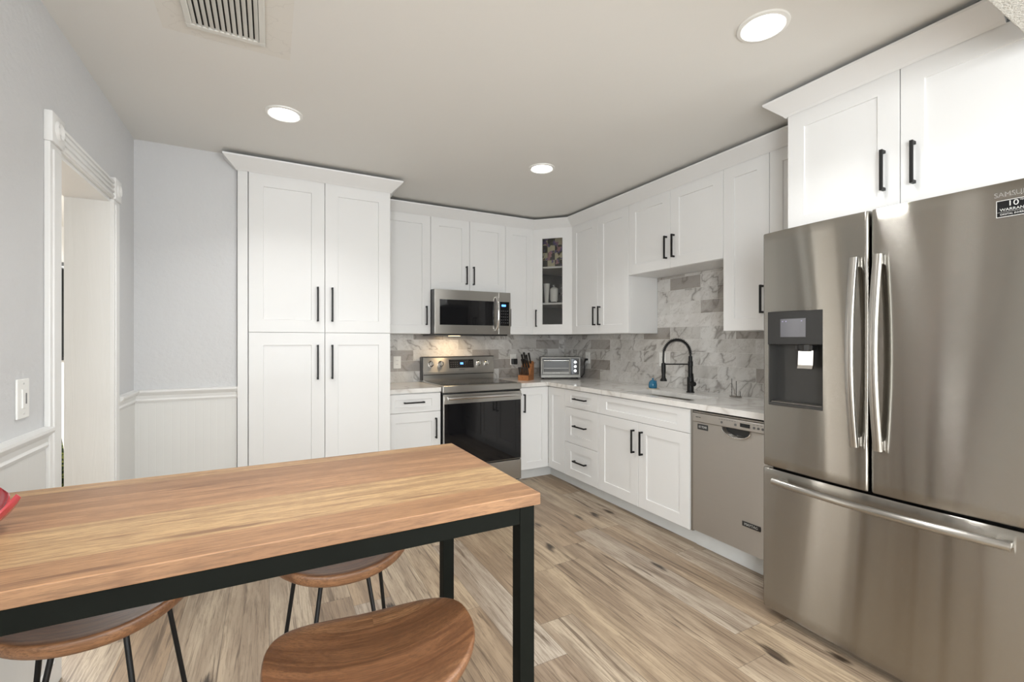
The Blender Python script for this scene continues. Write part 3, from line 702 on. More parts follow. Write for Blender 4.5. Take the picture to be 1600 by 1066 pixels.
obj('lamp_lens', box(NB(), 0.22, 0.32, 0.20, 0.26, -0.0075, -0.005), 'hoodlens', mw)
text('brand_mark', 'LG', 0.016, 'letters', dr, (0.40, -0.0008, 0.052), FR)

# ------------------------------------------------------------------ dishwasher
dw = thing('dishwasher', 'stainless steel built-in dishwasher between sink cabinet and refrigerator', 'dishwasher', (BX-0.018, 2.008, 0), R_)
DW = 0.606
obj('tub', box(NB(), 0.004, DW-0.004, 0.035, 0.57, 0.115, 0.862), 'greyplastic', dw)
b = NB()
cx = 0.305; hw = 0.092
def arcs(n=14): return [(cx-hw*math.cos(PI*k/n), 0.800-0.052*math.sin(PI*k/n)**0.8) for k in range(n+1)]
ar = arcs()
# door front with a scooped pocket: strip of quads from the scoop edge to the outer border
outer = [(0.004, 0.800)] + [(0.004+(DW-0.008)*k/12, 0.116) for k in range(13)] + [(DW-0.004, 0.800)]
fv = [b.verts.new((x, 0.0, z)) for x, z in ar]; ov = [b.verts.new((x, 0.0, z)) for x, z in outer]
for k in range(14): b.faces.new((ov[k], ov[k+1], fv[k+1], fv[k]))
bk = [b.verts.new((x, 0.030, z)) for x, z in outer]
for k in range(14): b.faces.new((ov[k], bk[k], bk[k+1], ov[k+1]))
iv = [b.verts.new((cx+(x-cx)*0.9, 0.026, 0.800+(z-0.800)*0.85)) for x, z in ar]
for k in range(14): b.faces.new((fv[k], fv[k+1], iv[k+1], iv[k]))
dd = obj('door', b, 'dwsteel', dw, 40)
obj('handle_pocket', box(NB(), cx-hw, cx+hw, 0.0255, 0.030, 0.742, 0.800), 'plastic', dd)
obj('handle_lip', tube(NB(), [(x, -0.001, z) for x, z in ar], 0.004, 8), 'chrome', dd, 40)
cpn = obj('control_panel', box(NB(), 0.004, DW-0.004, -0.006, 0.030, 0.802, 0.856, 0.004), 'dwsteel', dw)
obj('top_edge', box(NB(), 0.004, DW-0.004, 0.0, 0.034, 0.857, 0.868, 0.003), 'steeldark', dw)
obj('display', box(NB(), 0.335, 0.395, -0.008, -0.004, 0.819, 0.840, 0.001), 'blackglass', cpn)
for x in (0.215, 0.305, 0.42, 0.445, 0.47, 0.495, 0.52): obj('button', lathe(NB(), [(0.007, 0.004), (0.007, 0.008), (0, 0.008)], x, 0.0, 0.826, 14, 'y'), 'greyplastic', cpn)
for k in range(7): obj('button_mark', box(NB(), 0.195+k*0.017, 0.206+k*0.017, -0.0068, -0.0055, 0.842, 0.844), 'greyplastic', cpn)
for k in range(6): obj('button_mark', box(NB(), 0.412+k*0.022, 0.425+k*0.022, -0.0068, -0.0055, 0.842, 0.844), 'greyplastic', cpn)
text('model_mark', 'MAYTAG', 0.009, 'darkletters', cpn, (0.05, -0.0065, 0.832), FR)
bd = obj('sticker', box(NB(), 0.040, 0.116, -0.0018, 0.0, 0.756, 0.790), 'darkletters', dd)
text('sticker_text', '10 YEAR', 0.020, 'letters', bd, (0.078, -0.002, 0.773), FR, sx=0.85)
bd = obj('badge', box(NB(), 0.345, 0.455, -0.004, 0.0, 0.262, 0.290, 0.002), 'darkletters', dd)
text('badge_text', 'MAYTAG', 0.020, 'letters', bd, (0.400, -0.0044, 0.276), FR)

# ------------------------------------------------------------------ refrigerator
FXF = 2.105; FW = 0.915; FY = 1.374
fr = thing('refrigerator', 'large stainless french-door refrigerator with water dispenser and bottom freezer', 'refrigerator', (FXF, FY, 0), R_)
obj('cabinet', box(NB(), 0.004, FW-0.004, 0.075, 0.76, 0.03, 1.805, 0.004), 'greyplastic', fr)
def bow(x): return -0.020*(1-((x-FW/2)/(FW/2))**2)
def bowed(x0, x1, z0, z1, wob=0.0, hole=None, nx=40, nz=24, th=0.062):
    bm = NB(); rx = 0.012
    xs = [x0+(x1-x0)*i/nx for i in range(nx+1)]; zs = [z0+(z1-z0)*j/nz for j in range(nz+1)]
    if hole:
        hx0, hx1, hz0, hz1 = hole
        for v, L_ in ((hx0, xs), (hx1, xs), (hz0, zs), (hz1, zs)):
            k = min(range(len(L_)), key=lambda i: abs(L_[i]-v)); L_[k] = v
    def yy(x, z):
        e = min(x-x0, x1-x); y = bow(x)
        if e < rx: y += rx - math.sqrt(max(0, rx*rx-(rx-e)**2))
        ez = min(z-z0, z1-z)
        if ez < 0.006: y += 0.004
        return y + wob*math.sin((x-x0)/(x1-x0)*PI*1.3+z*1.5)*0.004
    xs2 = sorted(set(xs+[x0+rx*k for k in (0.08, 0.3, 0.6, 1)]+[x1-rx*k for k in (0.08, 0.3, 0.6, 1)])); zs2 = sorted(set(zs+[z0+0.006, z1-0.006]))
    V = {(i, j): bm.verts.new((x, yy(x, z), z)) for i, x in enumerate(xs2) for j, z in enumerate(zs2)}
    for i in range(len(xs2)-1):
        for j in range(len(zs2)-1):
            mx, mz = (xs2[i]+xs2[i+1])/2, (zs2[j]+zs2[j+1])/2
            if hole and hx0 < mx < hx1 and hz0 < mz < hz1: continue
            bm.faces.new((V[i, j], V[i+1, j], V[i+1, j+1], V[i, j+1]))
    nI, nJ = len(xs2)-1, len(zs2)-1
    bot = [(i, 0) for i in range(nI+1)]; top = [(i, nJ) for i in range(nI+1)]
    B_ = {}
    def bv(k):
        if k not in B_: v = V[k].co; B_[k] = bm.verts.new((v.x, th, v.z))
        return B_[k]
    rim = bot+[(nI, j) for j in range(1, nJ+1)]+[(i, nJ) for i in range(nI-1, -1, -1)]+[(0, j) for j in range(nJ-1, 0, -1)]
    for a, c in zip(rim, rim[1:]+rim[:1]): bm.faces.new((V[a], V[c], bv(c), bv(a)))
    return bm
sm = FW/2-0.002
hole = (0.040, 0.284, 1.008, 1.442)
ld = obj('door', bowed(0.0, sm-0.004, 0.712, 1.822, 1.0, hole), 'steel', fr, 35)
rd = obj('door', bowed(sm+0.004, FW, 0.712, 1.822, -1.0), 'steel', fr, 35)
fz = obj('freezer_drawer', bowed(0.0, FW, 0.035, 0.700, 0.4), 'steel', fr, 35)
obj('gap_seal', box(NB(), 0.02, FW-0.02, 0.058, 0.076, 0.05, 1.80), 'dark', fr)
# dispenser
hx0, hx1, hz0, hz1 = hole; yb0 = -0.014
b = NB()
box(b, hx0-0.002, hx1+0.002, yb0-0.004, 0.05, 1.290, hz1+0.002, 0.003)
dsp = obj('dispenser_panel', b, 'plastic', ld)
b = NB(); box(b, hx0, hx0+0.006, yb0, 0.055, hz0, 1.29); box(b, hx1-0.006, hx1, yb0, 0.055, hz0, 1.29); box(b, hx0, hx1, 0.050, 0.056, hz0, 1.29); box(b, hx0, hx1, yb0-0.002, 0.055, hz0-0.002, hz0+0.012, 0.003)
dc = obj('dispenser_recess', b, 'recess', ld)
obj('drip_tray', box(NB(), hx0+0.01, hx1-0.01, yb0+0.004, 0.048, hz0+0.012, hz0+0.017, 0.002), 'steeldark', dc)
sc = obj('screen', box(NB(), hx0+0.060, hx0+0.172, yb0-0.0055, yb0-0.003, 1.325, 1.408), 'screen', dsp)
b = NB()
for x in (0.008, 0.023, 0.092): box(b, hx0+0.060+x, hx0+0.066+x, yb0-0.0062, yb0-0.0054, 1.394, 1.399)
obj('screen_icons', b, 'pixels', sc)
b = NB(); lathe(b, [(0.030, 1.262), (0.034, 1.29)], hx0+0.155, 0.012, 0, 20)
box(b, hx0+0.118, hx0+0.195, -0.008, 0.035, 1.265, 1.290, 0.003)
obj('chute', b, 'plastic', dc)
b = NB(); profx(b, [(0.004, 1.265), (0.000, 1.200), (-0.006, 1.184), (0.004, 1.182), (0.010, 1.20), (0.012, 1.265)], hx0+0.128, hx0+0.192)
obj('paddle', b, 'chrome', dc)
def arc_handle(x, z0, z1, depth, parent, horiz=False, w=0.0145, th=0.011):
    bm = NB(); pts = []; n = 18
    for k in range(n+1):
        u = k/n; s = math.sin(PI*u)
        if horiz: xx = z0+(z1-z0)*u; pts.append((xx, bow(xx)-0.030-depth*s, x))
        else: pts.append((x, bow(x)-0.030-depth*s, z0+(z1-z0)*u))
    if not horiz:                              # rounded rectangular bar
        R = []
        for p in pts:
            ring = []
            for a in range(12):
                t_ = 2*PI*a/12; c, s_ = math.cos(t_), math.sin(t_)
                sgn = lambda q: (1 if q >= 0 else -1)
                ring.append(bm.verts.new((p[0]+w*sgn(c)*abs(c)**0.6, p[1]+th*sgn(s_)*abs(s_)**0.6, p[2])))
            R.append(ring)
        for q, r in zip(R, R[1:]):
            for a in range(12): bm.faces.new((q[a], q[(a+1) % 12], r[(a+1) % 12], r[a]))
        bm.faces.new(R[0][::-1]); bm.faces.new(R[-1])
        for z in (z0+0.02, z1-0.02): box(bm, x-0.010, x+0.010, bow(x)-0.032, bow(x)+0.003, z-0.018, z+0.018, 0.003)
    else:
        tube(bm, pts, 0.015, 16)
        for xx in (z0+0.02, z1-0.02): box(bm, xx-0.020, xx+0.020, bow(xx)-0.030, bow(xx)+0.003, x-0.009, x+0.009, 0.003)
    return obj('handle', bm, 'steel2', parent, 40)
arc_handle(sm-0.040, 0.885, 1.640, 0.038, ld)
arc_handle(sm+0.040, 0.885, 1.640, 0.038, rd)
arc_handle(0.655, 0.075, 0.845, 0.020, fz, True)
# lettering and sticker on the right door
x0s = 0.757; ys = bow(0.80)+0.000
text('brand_mark', 'SAMSUNG', 0.022, 'chrome', rd, (0.848, bow(0.85)-0.001, 1.781), FR, 0.001, sx=0.95)
st = obj('sticker', box(NB(), -0.041, 0.041, -0.0014, 0.0, -0.026, 0.026), 'blackglass', rd, loc=(0.848, bow(0.848)-0.0012, 1.735)); st.rotation_euler = (0, 0, math.atan(0.04*0.391/(FW/2)))
bd = NB()
for r in ((-0.042, 0.042, -0.0275, -0.0255), (-0.042, 0.042, 0.0255, 0.0275), (-0.042, -0.0405, -0.0255, 0.0255), (0.0405, 0.042, -0.0255, 0.0255), (-0.0405, 0.0405, -0.0113, -0.0107)):
    box(bd, r[0], r[1], -0.0020, 0.0, r[2], r[3])
obj('sticker_border', bd, 'letters', st)
text('sticker_text', '10', 0.024, 'letters', st, (-0.004, -0.0018, 0.014), FR, sx=1.1)
text('sticker_text', 'YEAR', 0.006, 'letters', st, (0.018, -0.0018, 0.021), FR, sx=1.1)
text('sticker_text', 'WARRANTY', 0.0125, 'letters', st, (0.001, -0.0018, -0.004), FR, sx=1.0)
text('sticker_text', 'DIGITAL INVERTER', 0.0085, 'letters', st, (0.0, -0.0018, -0.0185), FR, sx=0.92)
for x in (0.05, FW-0.05): obj('foot', lathe(NB(), [(0.02, 0.0), (0.022, 0.02), (0.016, 0.034)], x, 0.12, 0, 16), 'black', fr)
for x in (0.05, FW-0.05): obj('foot', lathe(NB(), [(0.02, 0.0), (0.022, 0.02), (0.016, 0.034)], x, 0.68, 0, 16), 'black', fr)

# ------------------------------------------------------------------ table
TX0, TX1, TY0, TY1, TZ = -0.715, 0.620, 1.005, 1.655, 0.914
tb = thing('dining_table', 'counter-height table with thick plank wood top on black steel frame', 'table', (TX0, TY0, 0))
TL, TD = TX1-TX0, TY1-TY0
obj('tabletop', box(NB(), 0, TL, 0, TD, TZ-0.030, TZ, 0.0025), 'table', tb)
FS = 0.042; fi = 0.012
b = NB()
def leg_at(x, y): return box(NB(), x, x+FS, y, y+FS, 0.0, TZ-0.034, 0.0015)
for x in (fi, TL-fi-FS):
    for y in (fi, TD-fi-FS): obj('leg', leg_at(x, y), 'frame', tb)
za, zb_ = TZ-0.034-FS, TZ-0.034
for y in (fi, TD-fi-FS): obj('apron_rail', box(NB(), fi+FS+0.001, TL-fi-FS-0.001, y, y+FS, za, zb_, 0.0015), 'frame', tb)
for x in (fi, TL-fi-FS): obj('apron_rail', box(NB(), x, x+FS, fi+FS+0.001, TD-fi-FS-0.001, za, zb_, 0.0015), 'frame', tb)
b = NB()
for x in (0.10, TL-0.10):
    for y in (0.035, TD-0.035): lathe(b, [(0.008, TZ-0.0345), (0.008, TZ-0.0295)], x, y, 0, 10)
obj('spacer', b, 'black', tb)

# ------------------------------------------------------------------ stools
def make_stool(label, x, y, rz, nf=-1):
    t = thing('bar_stool', label, 'stool', (x, y, 0), rz, 'saddle-seat stools around the wooden table')
    a, bb, n = 0.213, 0.170, 2.4
    bm = NB(); NA = 64
    def outl(th, k):
        c, s = math.cos(th), math.sin(th); sg = lambda q: 1 if q >= 0 else -1
        return a*k*sg(c)*abs(c)**(2/n), bb*k*sg(s)*abs(s)**(2/n)
    def zt(px, py): return 0.636+0.052*(abs(px)/a)**2.1 - 0.008*(1-min(1, (py/bb)**2))
    prof = [(0.02, 0, 1), (0.3, 0, 1), (0.6, 0, 1), (0.85, 0, 1), (0.965, 0.0008, 1), (0.985, -0.0008, 1), (0.997, -0.006, 1), (1.0, -0.012, 1), (0.99, -0.022, 1), (0.96, -0.032, 1), (0.90, -0.038, 1), (0.8, -0.040, 1), (0.5, -0.040, 1), (0.02, -0.040, 1)]
    rings = []
    for k, dz, _ in prof:
        rings.append([bm.verts.new((*outl(2*PI*i/NA, k), 0)) for i in range(NA)])
        for v in rings[-1]: v.co.z = zt(v.co.x, v.co.y)+dz
    for p, q in zip(rings, rings[1:]):
        for i in range(NA): bm.faces.new((p[i], p[(i+1) % NA], q[(i+1) % NA], q[i]))
    bm.faces.new(rings[0]); bm.faces.new(rings[-1][::-1])
    obj('seat', bm, 'stool', t, 60)
    ft_ = []
    for sx in (-1, 1):
        for sy in (-1, 1):
            p0 = Vector((sx*(0.062 if sy*nf > 0 else 0.125), sy*0.062, 0.613)); p1 = Vector((sx*(0.150 if sy*nf > 0 else 0.200), sy*0.165, 0.0))
            obj('leg', tube(NB(), [p0+Vector((-sx*0.03, 0, 0.002)), p0+Vector((-sx*0.006, 0, 0.0)), p0.lerp(p1, 0.03), p0.lerp(p1, 0.5), p1], 0.0065, 10), 'black', t, 40)
            ft_.append(p0.lerp(p1, 0.66))
    o4 = [ft_[0], ft_[1], ft_[3], ft_[2]]
    obj('footrest', tube(NB(), [o4[i].lerp(o4[(i+1) % 4], k/6) for i in range(4) for k in range(6)], 0.006, 8, closed=True), 'black', t, 40)
    bm = NB(); box(bm, -0.12, 0.12, -0.066, -0.046, 0.5775, 0.5805); box(bm, -0.12, 0.12, 0.046, 0.066, 0.5775, 0.5805)
    return t
make_stool('brown wooden saddle stool at the near side of the table, seat fully seen', 0.198, 0.995, math.radians(-5))
make_stool('wooden saddle stool on the far side of the table behind the nearest stool', 0.205, 1.55, math.radians(0))
make_stool('wooden saddle stool on the far side of the table, leftmost', -0.385, 1.530, math.radians(0))

# ------------------------------------------------------------------ red lotus dish
ld_ = thing('flower_dish', 'red ceramic lotus-shaped dish at the left end of the table', 'dish', (-0.568, 1.300, TZ))
obj('cup', lathe(NB(), [(0.0, 0.0), (0.030, 0.0), (0.034, 0.006), (0.050, 0.018), (0.046, 0.020), (0.028, 0.010), (0, 0.010)], n=32), 'pink', ld_, 40)
for ring, (n, r0, ln, tip, th0) in enumerate(((7, 0.022, 0.088, 0.064, 0.0), (6, 0.018, 0.050, 0.056, 0.45))):
    for k in range(n):
        bm = NB(); NU, NV = 12, 10; g0 = []
        for side in (0, 1):
            gg = []
            for i in range(NU+1):
                u = i/NU; half = (0.60 if ring == 0 else 0.66)*math.sqrt(max(0.0001, 1-u**2.4)); row = []
                for j in range(NV+1):
                    v = (j/NV-0.5)*2; r = r0+ln*math.sin(u*1.25)/math.sin(1.25)-0.004*v*v*u+0.003*side; z = 0.006+tip*(1-math.cos(u*1.25))/(1-math.cos(1.25))+0.006*v*v*u-0.003*side
                    ph = v*half; row.append(bm.verts.new((r*math.cos(ph), r*math.sin(ph), z)))
                gg.append(row)
            g0.append(gg)
        for gg in g0:
            for i in range(NU):
                for j in range(NV): bm.faces.new((gg[i][j], gg[i+1][j], gg[i+1][j+1], gg[i][j+1]))
        p, q = g0
        for i in range(NU):
            for j in (0, NV): bm.faces.new((p[i][j], p[i+1][j], q[i+1][j], q[i][j]))
        for j in range(NV):
            for i in (0, NU): bm.faces.new((p[i][j], p[i][j+1], q[i][j+1], q[i][j]))
        bmesh.ops.rotate(bm, verts=bm.verts, cent=(0, 0, 0), matrix=Matrix.Rotation(2*PI*k/n+th0+0.15, 3, 'Z'))
        obj('petal', bm, 'pink', ld_, 50)

# ------------------------------------------------------------------ ceiling fittings
LBL = ['round recessed ceiling light near the pantry, glowing white', 'round recessed ceiling light in front of the stove corner, glowing white',
       'round recessed ceiling light near the cabinet above the refrigerator', 'round recessed ceiling light above the table']
for (x, y), lb in zip(DOWNLIGHTS, LBL):
    t = thing('ceiling_light', lb, 'ceiling light', (x, y, ZC), 0, 'round recessed ceiling lights')
    obj('trim_ring', lathe(NB(), [(0.072, -0.004), (0.079, -0.009), (0.092, -0.006), (0.094, 0.0), (0.072, 0.0)], n=48), 'white', t, 40)
    obj('lens', lathe(NB(), [(0.0, -0.0065), (0.066, -0.0065), (0.0725, -0.004), (0.0725, -0.001), (0.0, -0.001)], n=48), 'lens', t, 40)
vt_ = thing('ceiling_vent', 'white slatted air vent in the kitchen ceiling', 'vent', (-0.150, 1.915, ZC))
vx, vy = 0.135, 0.240
b = NB()
for r in ((-vx, vx, -vy, -vy+0.025), (-vx, vx, vy-0.025, vy), (-vx, -vx+0.022, -vy+.025, vy-.025), (vx-0.022, vx, -vy+.025, vy-.025)): box(b, r[0], r[1], r[2], r[3], -0.012, 0.0, 0.003)
obj('frame', b, 'slats', vt_)
obj('duct_shade', box(NB(), -vx+0.02, vx-0.02, -vy+0.02, vy-0.02, -0.0022, -0.0008), 'dark', vt_)  # flat near-black sheet paints the shade of the duct opening behind the slats
n = 12
for k in range(n):
    x = -vx+0.030+(2*vx-0.060)*k/(n-1)
    bm = box(NB(), -0.0075, 0.0075, -vy+0.025, vy-0.025, -0.0008, 0.0008)
    bmesh.ops.rotate(bm, verts=bm.verts, cent=(0, 0, 0), matrix=Matrix.Rotation(math.radians(28), 3, 'Y'))
    bmesh.ops.translate(bm, verts=bm.verts, vec=(x, 0, -0.0085)); obj('slat', bm, 'slats', vt_)

# ------------------------------------------------------------------ outlets
def outlet(label, loc, rot, plug=False):
    t = thing('wall_outlet', label, 'outlet', loc, rot)
    obj('plate', box(NB(), -0.036, 0.036, -0.006, 0, -0.058, 0.058, 0.002), 'white', t)
    f = obj('receptacle', box(NB(), -0.017, 0.017, -0.0075, -0.005, -0.034, 0.034, 0.001), 'white', t)
    b = NB()
    for z in (-0.018, 0.018):
        for x in (-0.006, 0.006): box(b, x-0.001, x+0.001, -0.0079, -0.0073, z-0.004, z+0.004)
    obj('slots', b, 'darkletters', f)
    return t
outlet('white outlet on the backsplash left of the stove', (1.063, YB-0.0085, 1.105), 0)
outlet('white outlet holding a black plug, left of the knife block', (2.305, YB-0.0085, 1.108), 0)
tag(obj('power_adapter', box(NB(), -0.030, 0.030, -0.045, -0.008, -0.030, 0.030, 0.006), 'plastic', loc=(2.308, YB-0.0085, 1.088)), 'square black power adapter plugged in behind the knife block', 'plug')
outlet('white outlet on the sink wall beside the toaster oven', (XR-0.0085, 3.860, 1.130), R_)
outlet('white outlet on the marble tiles behind the faucet', (XR-0.0085, 2.825, 1.150), R_)

# ------------------------------------------------------------------ knife block
kb = thing('knife_block', 'wooden knife block with black-handled knives beside the stove', 'knife block', (2.278, 3.975, CT), math.radians(-52))
b = profx(NB(), [(-0.075, 0.0), (0.075, 0.0), (0.085, 0.175), (0.050, 0.190), (-0.03, 0.055), (-0.075, 0.052)], -0.055, 0.055)
obj('block', b, 'block', kb)
def handle_knife(x, y, z, L, r=0.010, tilt=0.5):
    bm = NB(); d = Vector((0, -math.sin(tilt), math.cos(tilt))); p = Vector((x, y, z))
    tube(bm, [p-d*0.012, p+d*0.008], 0.005, 8)
    tube(bm, [p+d*0.006, p+d*0.012, p+d*L*0.3, p+d*L*0.7, p+d*L, p+d*(L+0.004)], [r*0.8, r, r*0.85, r*0.95, r*1.1, r*0.6], 10, ry=None)
    return bm
KN = [(-0.038, 0.030, 0.163, 0.105), (-0.013, 0.034, 0.170, 0.120), (0.012, 0.030, 0.163, 0.100), (0.038, 0.034, 0.170, 0.115), (-0.030, 0.008, 0.125, 0.095), (0.0, 0.008, 0.125, 0.100), (0.030, 0.008, 0.125, 0.090)]
for k, (x, y, z, L) in enumerate(KN):
    o = obj('kitchen_knife', handle_knife(x, y, z, L), 'plastic', None, 50)
    o.location = kb.location; o.rotation_euler = kb.rotation_euler
    tag(o, 'black-handled kitchen knife in the upper rows of the wooden block', 'knife', 'kitchen knives in the block')
for k in range(6):
    o = obj('steak_knife', handle_knife(-0.045+k*0.018, -0.050, 0.058, 0.075, 0.0075, 0.35), 'plastic', None, 50)
    o.location = kb.location; o.rotation_euler = kb.rotation_euler
    tag(o, 'small black-handled steak knife in the front row of the block', 'knife', 'steak knives in the block front')

# ------------------------------------------------------------------ toaster oven
to = thing('toaster_oven', 'silver and black toaster oven in the countertop corner', 'toaster oven', (2.482, 4.020, CT), math.radians(-27))
TW, TH_, TDp = 0.410, 0.225, 0.235
obj('case', box(NB(), 0, TW, 0.012, TDp, 0.012, TH_, 0.008), 'plastic', to)
b = NB()
for r in ((0.0, TW, 0.012, 0.045), (0.0, TW, TH_-0.014, TH_), (0.0, 0.016, 0.045, TH_-0.014), (TW-0.016, TW, 0.045, TH_-0.014), (0.300, 0.312, 0.045, TH_-0.014)): box(b, r[0], r[1], 0.0, 0.014, r[2], r[3], 0.002)
obj('front_frame', b, 'toastmetal', to)
td = obj('door', box(NB(), 0.018, 0.298, -0.004, 0.012, 0.048, 0.196, 0.002), 'toastmetal', to)
obj('window', box(NB(), 0.026, 0.290, -0.006, 0.0, 0.074, 0.188, 0.002), 'ovenglass', td)
b = tube(NB(), [(0.03, -0.030, 0.192), (0.158, -0.034, 0.192), (0.286, -0.030, 0.192)], 0.008, 12)
for x in (0.04, 0.276): box(b, x-0.006, x+0.006, -0.030, 0.0, 0.186, 0.198)
obj('handle', b, 'chrome', td, 40)
b = NB()
for k in range(9): box(b, 0.035+k*0.029, 0.037+k*0.029, -0.0066, -0.0056, 0.110, 0.112)
box(b, 0.03, 0.286, -0.0066, -0.0056, 0.110, 0.1125); obj('rack', b, 'steeldark', td)
cp_ = obj('control_panel', box(NB(), 0.313, TW-0.016, -0.002, 0.013, 0.046, TH_-0.015, 0.002), 'blackglass', to)
for z in (0.175, 0.130, 0.085): obj('knob', lathe(NB(), [(0.017, 0.0), (0.017, 0.010), (0.014, 0.020), (0, 0.020)], 0.354, -0.001, z, 20, 'y'), 'chrome', cp_, 30)
for x in (0.03, TW-0.03):
    for y in (0.03, TDp-0.03): obj('foot', lathe(NB(), [(0.010, 0.0), (0.012, 0.014)], x, y, 0, 12), 'black', to)
text('brand_mark', 'BLACK+DECKER', 0.010, 'letters', td, (0.158, -0.0045, 0.061), FR)
pc_ = obj('power_cord', tube(NB(), [(2.963, 3.862, 1.112), (2.935, 3.862, 1.112), (2.925, 3.868, 1.08), (2.94, 3.885, 1.02), (2.945, 3.90, 0.96), (2.93, 3.925, 0.925), (2.91, 3.955, 0.925), (2.905, 3.975, 0.935)], [0.012, 0.012, 0.004, 0.004, 0.004, 0.004, 0.004, 0.004], 10), 'black', None, 50)
pc_.parent = to; pc_.matrix_parent_inverse = (Matrix.Translation(to.location) @ Matrix.Rotation(to.rotation_euler.z, 4, 'Z')).inverted()

# ------------------------------------------------------------------ small things by the sink
jr = thing('ceramic_jar', 'small blue rounded ceramic jar on a pale coaster behind the sink', 'jar', (2.790, 2.765, CT+0.005))
obj('body', lathe(NB(), [(0.0, 0.0), (0.030, 0.0), (0.034, 0.008), (0.034, 0.030), (0.030, 0.050), (0.018, 0.064), (0.0, 0.068)], n=28), 'blue', jr, 50)
obj('knob', lathe(NB(), [(0.004, 0.066), (0.008, 0.074), (0.006, 0.081), (0, 0.083)], n=16), 'blue', jr, 50)
obj('spout', tube(NB(), [(0.0, -0.020, 0.045), (0.0, -0.034, 0.055), (0, -0.038, 0.062)], [0.008, 0.006, 0.005], 10), 'blue', jr, 50)
tag(obj('coaster', lathe(NB(), [(0.0, 0.0), (0.048, 0.0), (0.049, 0.004), (0.0, 0.0048)], n=28), 'cork', None, 40, loc=(2.790, 2.765, CT)), 'round pale coaster under the small blue jar', 'coaster')
bw = thing('sponge_holder', 'beaded dark wire sponge holder on the counter right of the faucet', 'sponge holder', (2.865, 2.065, CT), R_)
rr = 0.038
b = tube(NB(), [(rr*math.cos(2*PI*k/24), rr*0.8*math.sin(2*PI*k/24), 0.006) for k in range(24)], 0.0016, 6, closed=True)
for k in range(18):
    a = 2*PI*k/18; bmesh.ops.create_icosphere(b, subdivisions=1, radius=0.0042, matrix=Matrix.Translation((rr*math.cos(a), rr*0.8*math.sin(a), 0.006)))
    if k % 2: bmesh.ops.create_icosphere(b, subdivisions=1, radius=0.0038, matrix=Matrix.Translation((rr*0.55*math.cos(a), rr*0.45*math.sin(a), 0.006)))
obj('beaded_ring', b, 'steeldark', bw)
for (x, y, h) in ((-0.036, 0.01, 0.130), (-0.014, 0.028, 0.112), (0.036, 0.0, 0.045)):
    b = tube(NB(), [(x, y, 0.004), (x, y, h)], 0.0014, 6)
    for k in range(int(h/0.011)): bmesh.ops.create_icosphere(b, subdivisions=1, radius=0.0036, matrix=Matrix.Translation((x, y, 0.008+k*0.011)))
    obj('beaded_post', b, 'darkletters', bw)

# ------------------------------------------------------------------ contents of the glass cabinet
def cab_pt(x, y):                      # local (x, y) of the corner cabinet -> world
    c, s = math.cos(ang), math.sin(ang); return (A.x+c*x-s*y, A.y+s*x+c*y)
def art():
    g = G('painted_checker_tray'); co = g.coord(); o = g.sep(co)
    ch = g.math('MODULO', g.math('ADD', g.math('FLOOR', g.math('MULTIPLY', g.math('ADD', o[0], 1.0), 13.0)), g.math('FLOOR', g.math('MULTIPLY', g.math('ADD', o[2], 1.0), 13.0))), 2.0)
    c = g.mix(ch, (0.02, 0.02, 0.02), (0.62, 0.58, 0.40))
    n = g.noise(co, 14, 3); flower = g.ramp(n, [(0.50, 0.0), (0.54, 1.0)])
    c = g.mix(flower, c, g.ramp(g.noise(g.vadd(co, (3.0, 2.0, 5.0)), 9, 2), [(0.36, (0.20, 0.02, 0.03)), (0.46, (0.05, 0.06, 0.02)), (0.53, (0.10, 0.08, 0.28)), (0.60, (0.45, 0.22, 0.25))]))
    g.set(Base_Color=c, Roughness=0.35); return g.m
M['art'] = art()
p = cab_pt(dl/2, 0.10)
t = thing('painted_tray', 'colourful painted checkered tray standing on the top shelf of the glass cabinet', 'tray', (p[0], p[1], SH[1]+0.0005), ang)
obj('panel', box(NB(), -0.13, 0.13, 0.0, 0.010, 0.0, 0.33, 0.004), 'art', t)
obj('rim', tube(NB(), [(-0.13, -0.002, 0.005), (0.13, -0.002, 0.005), (0.13, -0.002, 0.325), (-0.13, -0.002, 0.325)], 0.005, 8, closed=True), 'darkletters', t)
def vase(label, x, y, z, prof, mat='glass', name='drinking_glass', cat='glass', fill=None):
    p = cab_pt(x, y); o = obj(name, lathe(NB(), prof, n=28), mat, None, 40, loc=(p[0], p[1], z+0.0005))
    tag(o, label, cat); return o
p = cab_pt(0.125, 0.075)
vase('tall white flared tumbler at the left of the middle shelf in the glass cabinet', 0.125, 0.085, SH[0], [(0.022, 0), (0.020, 0.02), (0.026, 0.10), (0.034, 0.20), (0.031, 0.20), (0.022, 0.10), (0.015, 0.01), (0, 0.008)], 'candle', 'tumbler', 'tumbler')
vase('white pillar candle on the middle shelf of the glass cabinet', 0.205, 0.075, SH[0]+0.012, [(0.030, 0), (0.040, 0.02), (0.041, 0.13), (0.030, 0.142), (0, 0.155)], 'candle', 'pillar_candle', 'candle')
vase('round clear glass candle stand under the white pillar candle', 0.205, 0.075, SH[0], [(0.032, 0), (0.034, 0.004), (0.018, 0.008), (0.028, 0.0115), (0, 0.0115)], 'glass', 'candle_stand', 'candle stand')
vase('clear stemmed glass at the right of the middle shelf in the glass cabinet', 0.275, 0.105, SH[0], [(0.028, 0), (0.028, 0.003), (0.005, 0.008), (0.005, 0.07), (0.03, 0.10), (0.036, 0.15), (0.030, 0.19), (0.028, 0.19), (0.033, 0.15), (0.027, 0.102), (0, 0.08)])
vase('clear tall glass behind the white candle on the middle shelf', 0.175, 0.19, SH[0], [(0.026, 0), (0.034, 0.20), (0.032, 0.20), (0.024, 0.006), (0, 0.006)])
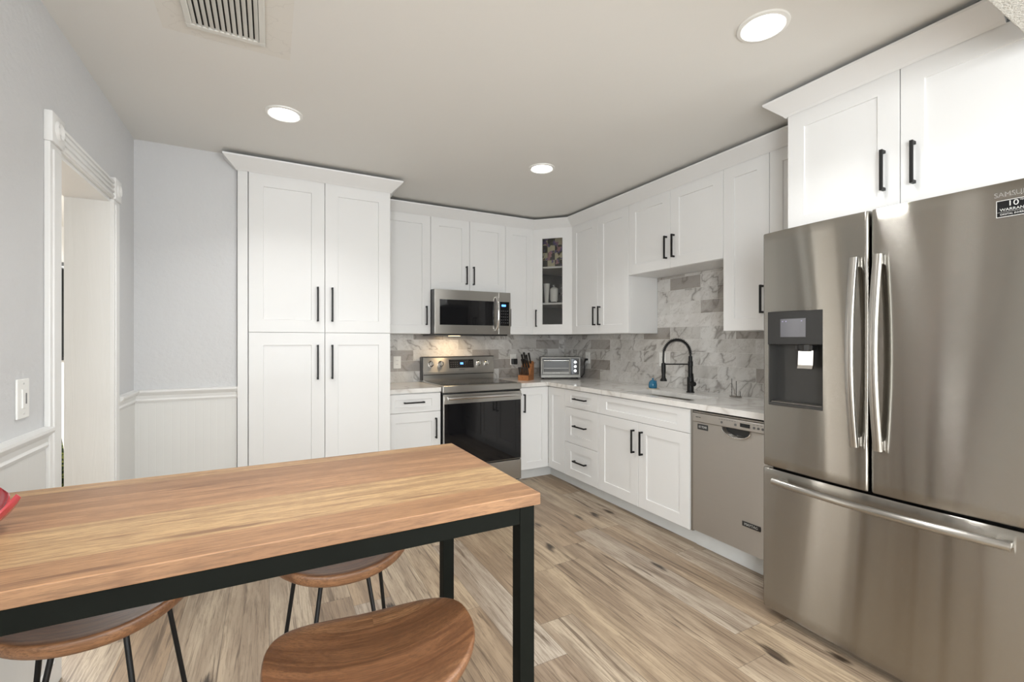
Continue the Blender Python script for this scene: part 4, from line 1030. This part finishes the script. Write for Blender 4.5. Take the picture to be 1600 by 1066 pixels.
vase('small clear cut-glass bottle at the left of the cabinet bottom', 0.135, 0.075, UZ0+0.018, [(0.022, 0), (0.024, 0.05), (0.010, 0.07), (0.010, 0.085), (0.014, 0.088), (0.0, 0.10)])
vase('low clear glass bowl in the middle of the cabinet bottom', 0.215, 0.10, UZ0+0.018, [(0.020, 0), (0.042, 0.032), (0.040, 0.034), (0.018, 0.004), (0, 0.004)], 'glass', 'glass_bowl', 'bowl')

# ------------------------------------------------------------------ things seen through the doorway
tv = thing('wall_television', 'dark framed panel on the far wall beyond the doorway', 'television', (-1.90, 6.60, 1.10))  # dark television panel, only a sliver of it in view
obj('frame', box(NB(), -0.55, 0.55, -0.040, -0.001, 0, 1.05, 0.004), 'plastic', tv)
obj('panel', box(NB(), -0.51, 0.51, -0.044, -0.038, 0.04, 1.01), 'blackglass', tv)
pp = thing('potted_plant', 'dark leafy potted plant in the room beyond the doorway', 'plant', (-1.19, 4.02, 0))
obj('pot', lathe(NB(), [(0.09, 0), (0.13, 0.26), (0.14, 0.28), (0.12, 0.28), (0.10, 0.24), (0, 0.24)], n=24), 'pot', pp, 40)
def leafmat():
    g = G('variegated_leaf'); co = g.coord()
    f = g.ramp(g.noise(co, 34, 2, 0.5, 1.5), [(0.50, (0.012, 0.035, 0.014)), (0.54, (0.30, 0.33, 0.08))])
    g.set(Base_Color=f, Roughness=0.45); return g.m
M['leaf'] = leafmat()
bm = NB()
for k in range(46):
    a = random.uniform(0, 2*PI); el = random.uniform(0.2, 1.35); L_ = random.uniform(0.40, 0.75); w_ = random.uniform(0.03, 0.05)
    prev = None
    for i in range(7):
        u = i/6; r = 0.02+L_*u*math.cos(el)*0.5; z = 0.26+L_*u*math.sin(el)-0.10*u*u; ww = w_*math.sin(PI*(0.08+0.9*u))
        c, s = math.cos(a), math.sin(a)
        cur = [bm.verts.new((r*c-ww*s*q, r*s+ww*c*q, z+abs(q)*0.008)) for q in (-1, 0, 1)]
        if prev:
            for j in range(2): bm.faces.new((prev[j], prev[j+1], cur[j+1], cur[j]))
        prev = cur
obj('foliage', bm, 'leaf', pp, 60)
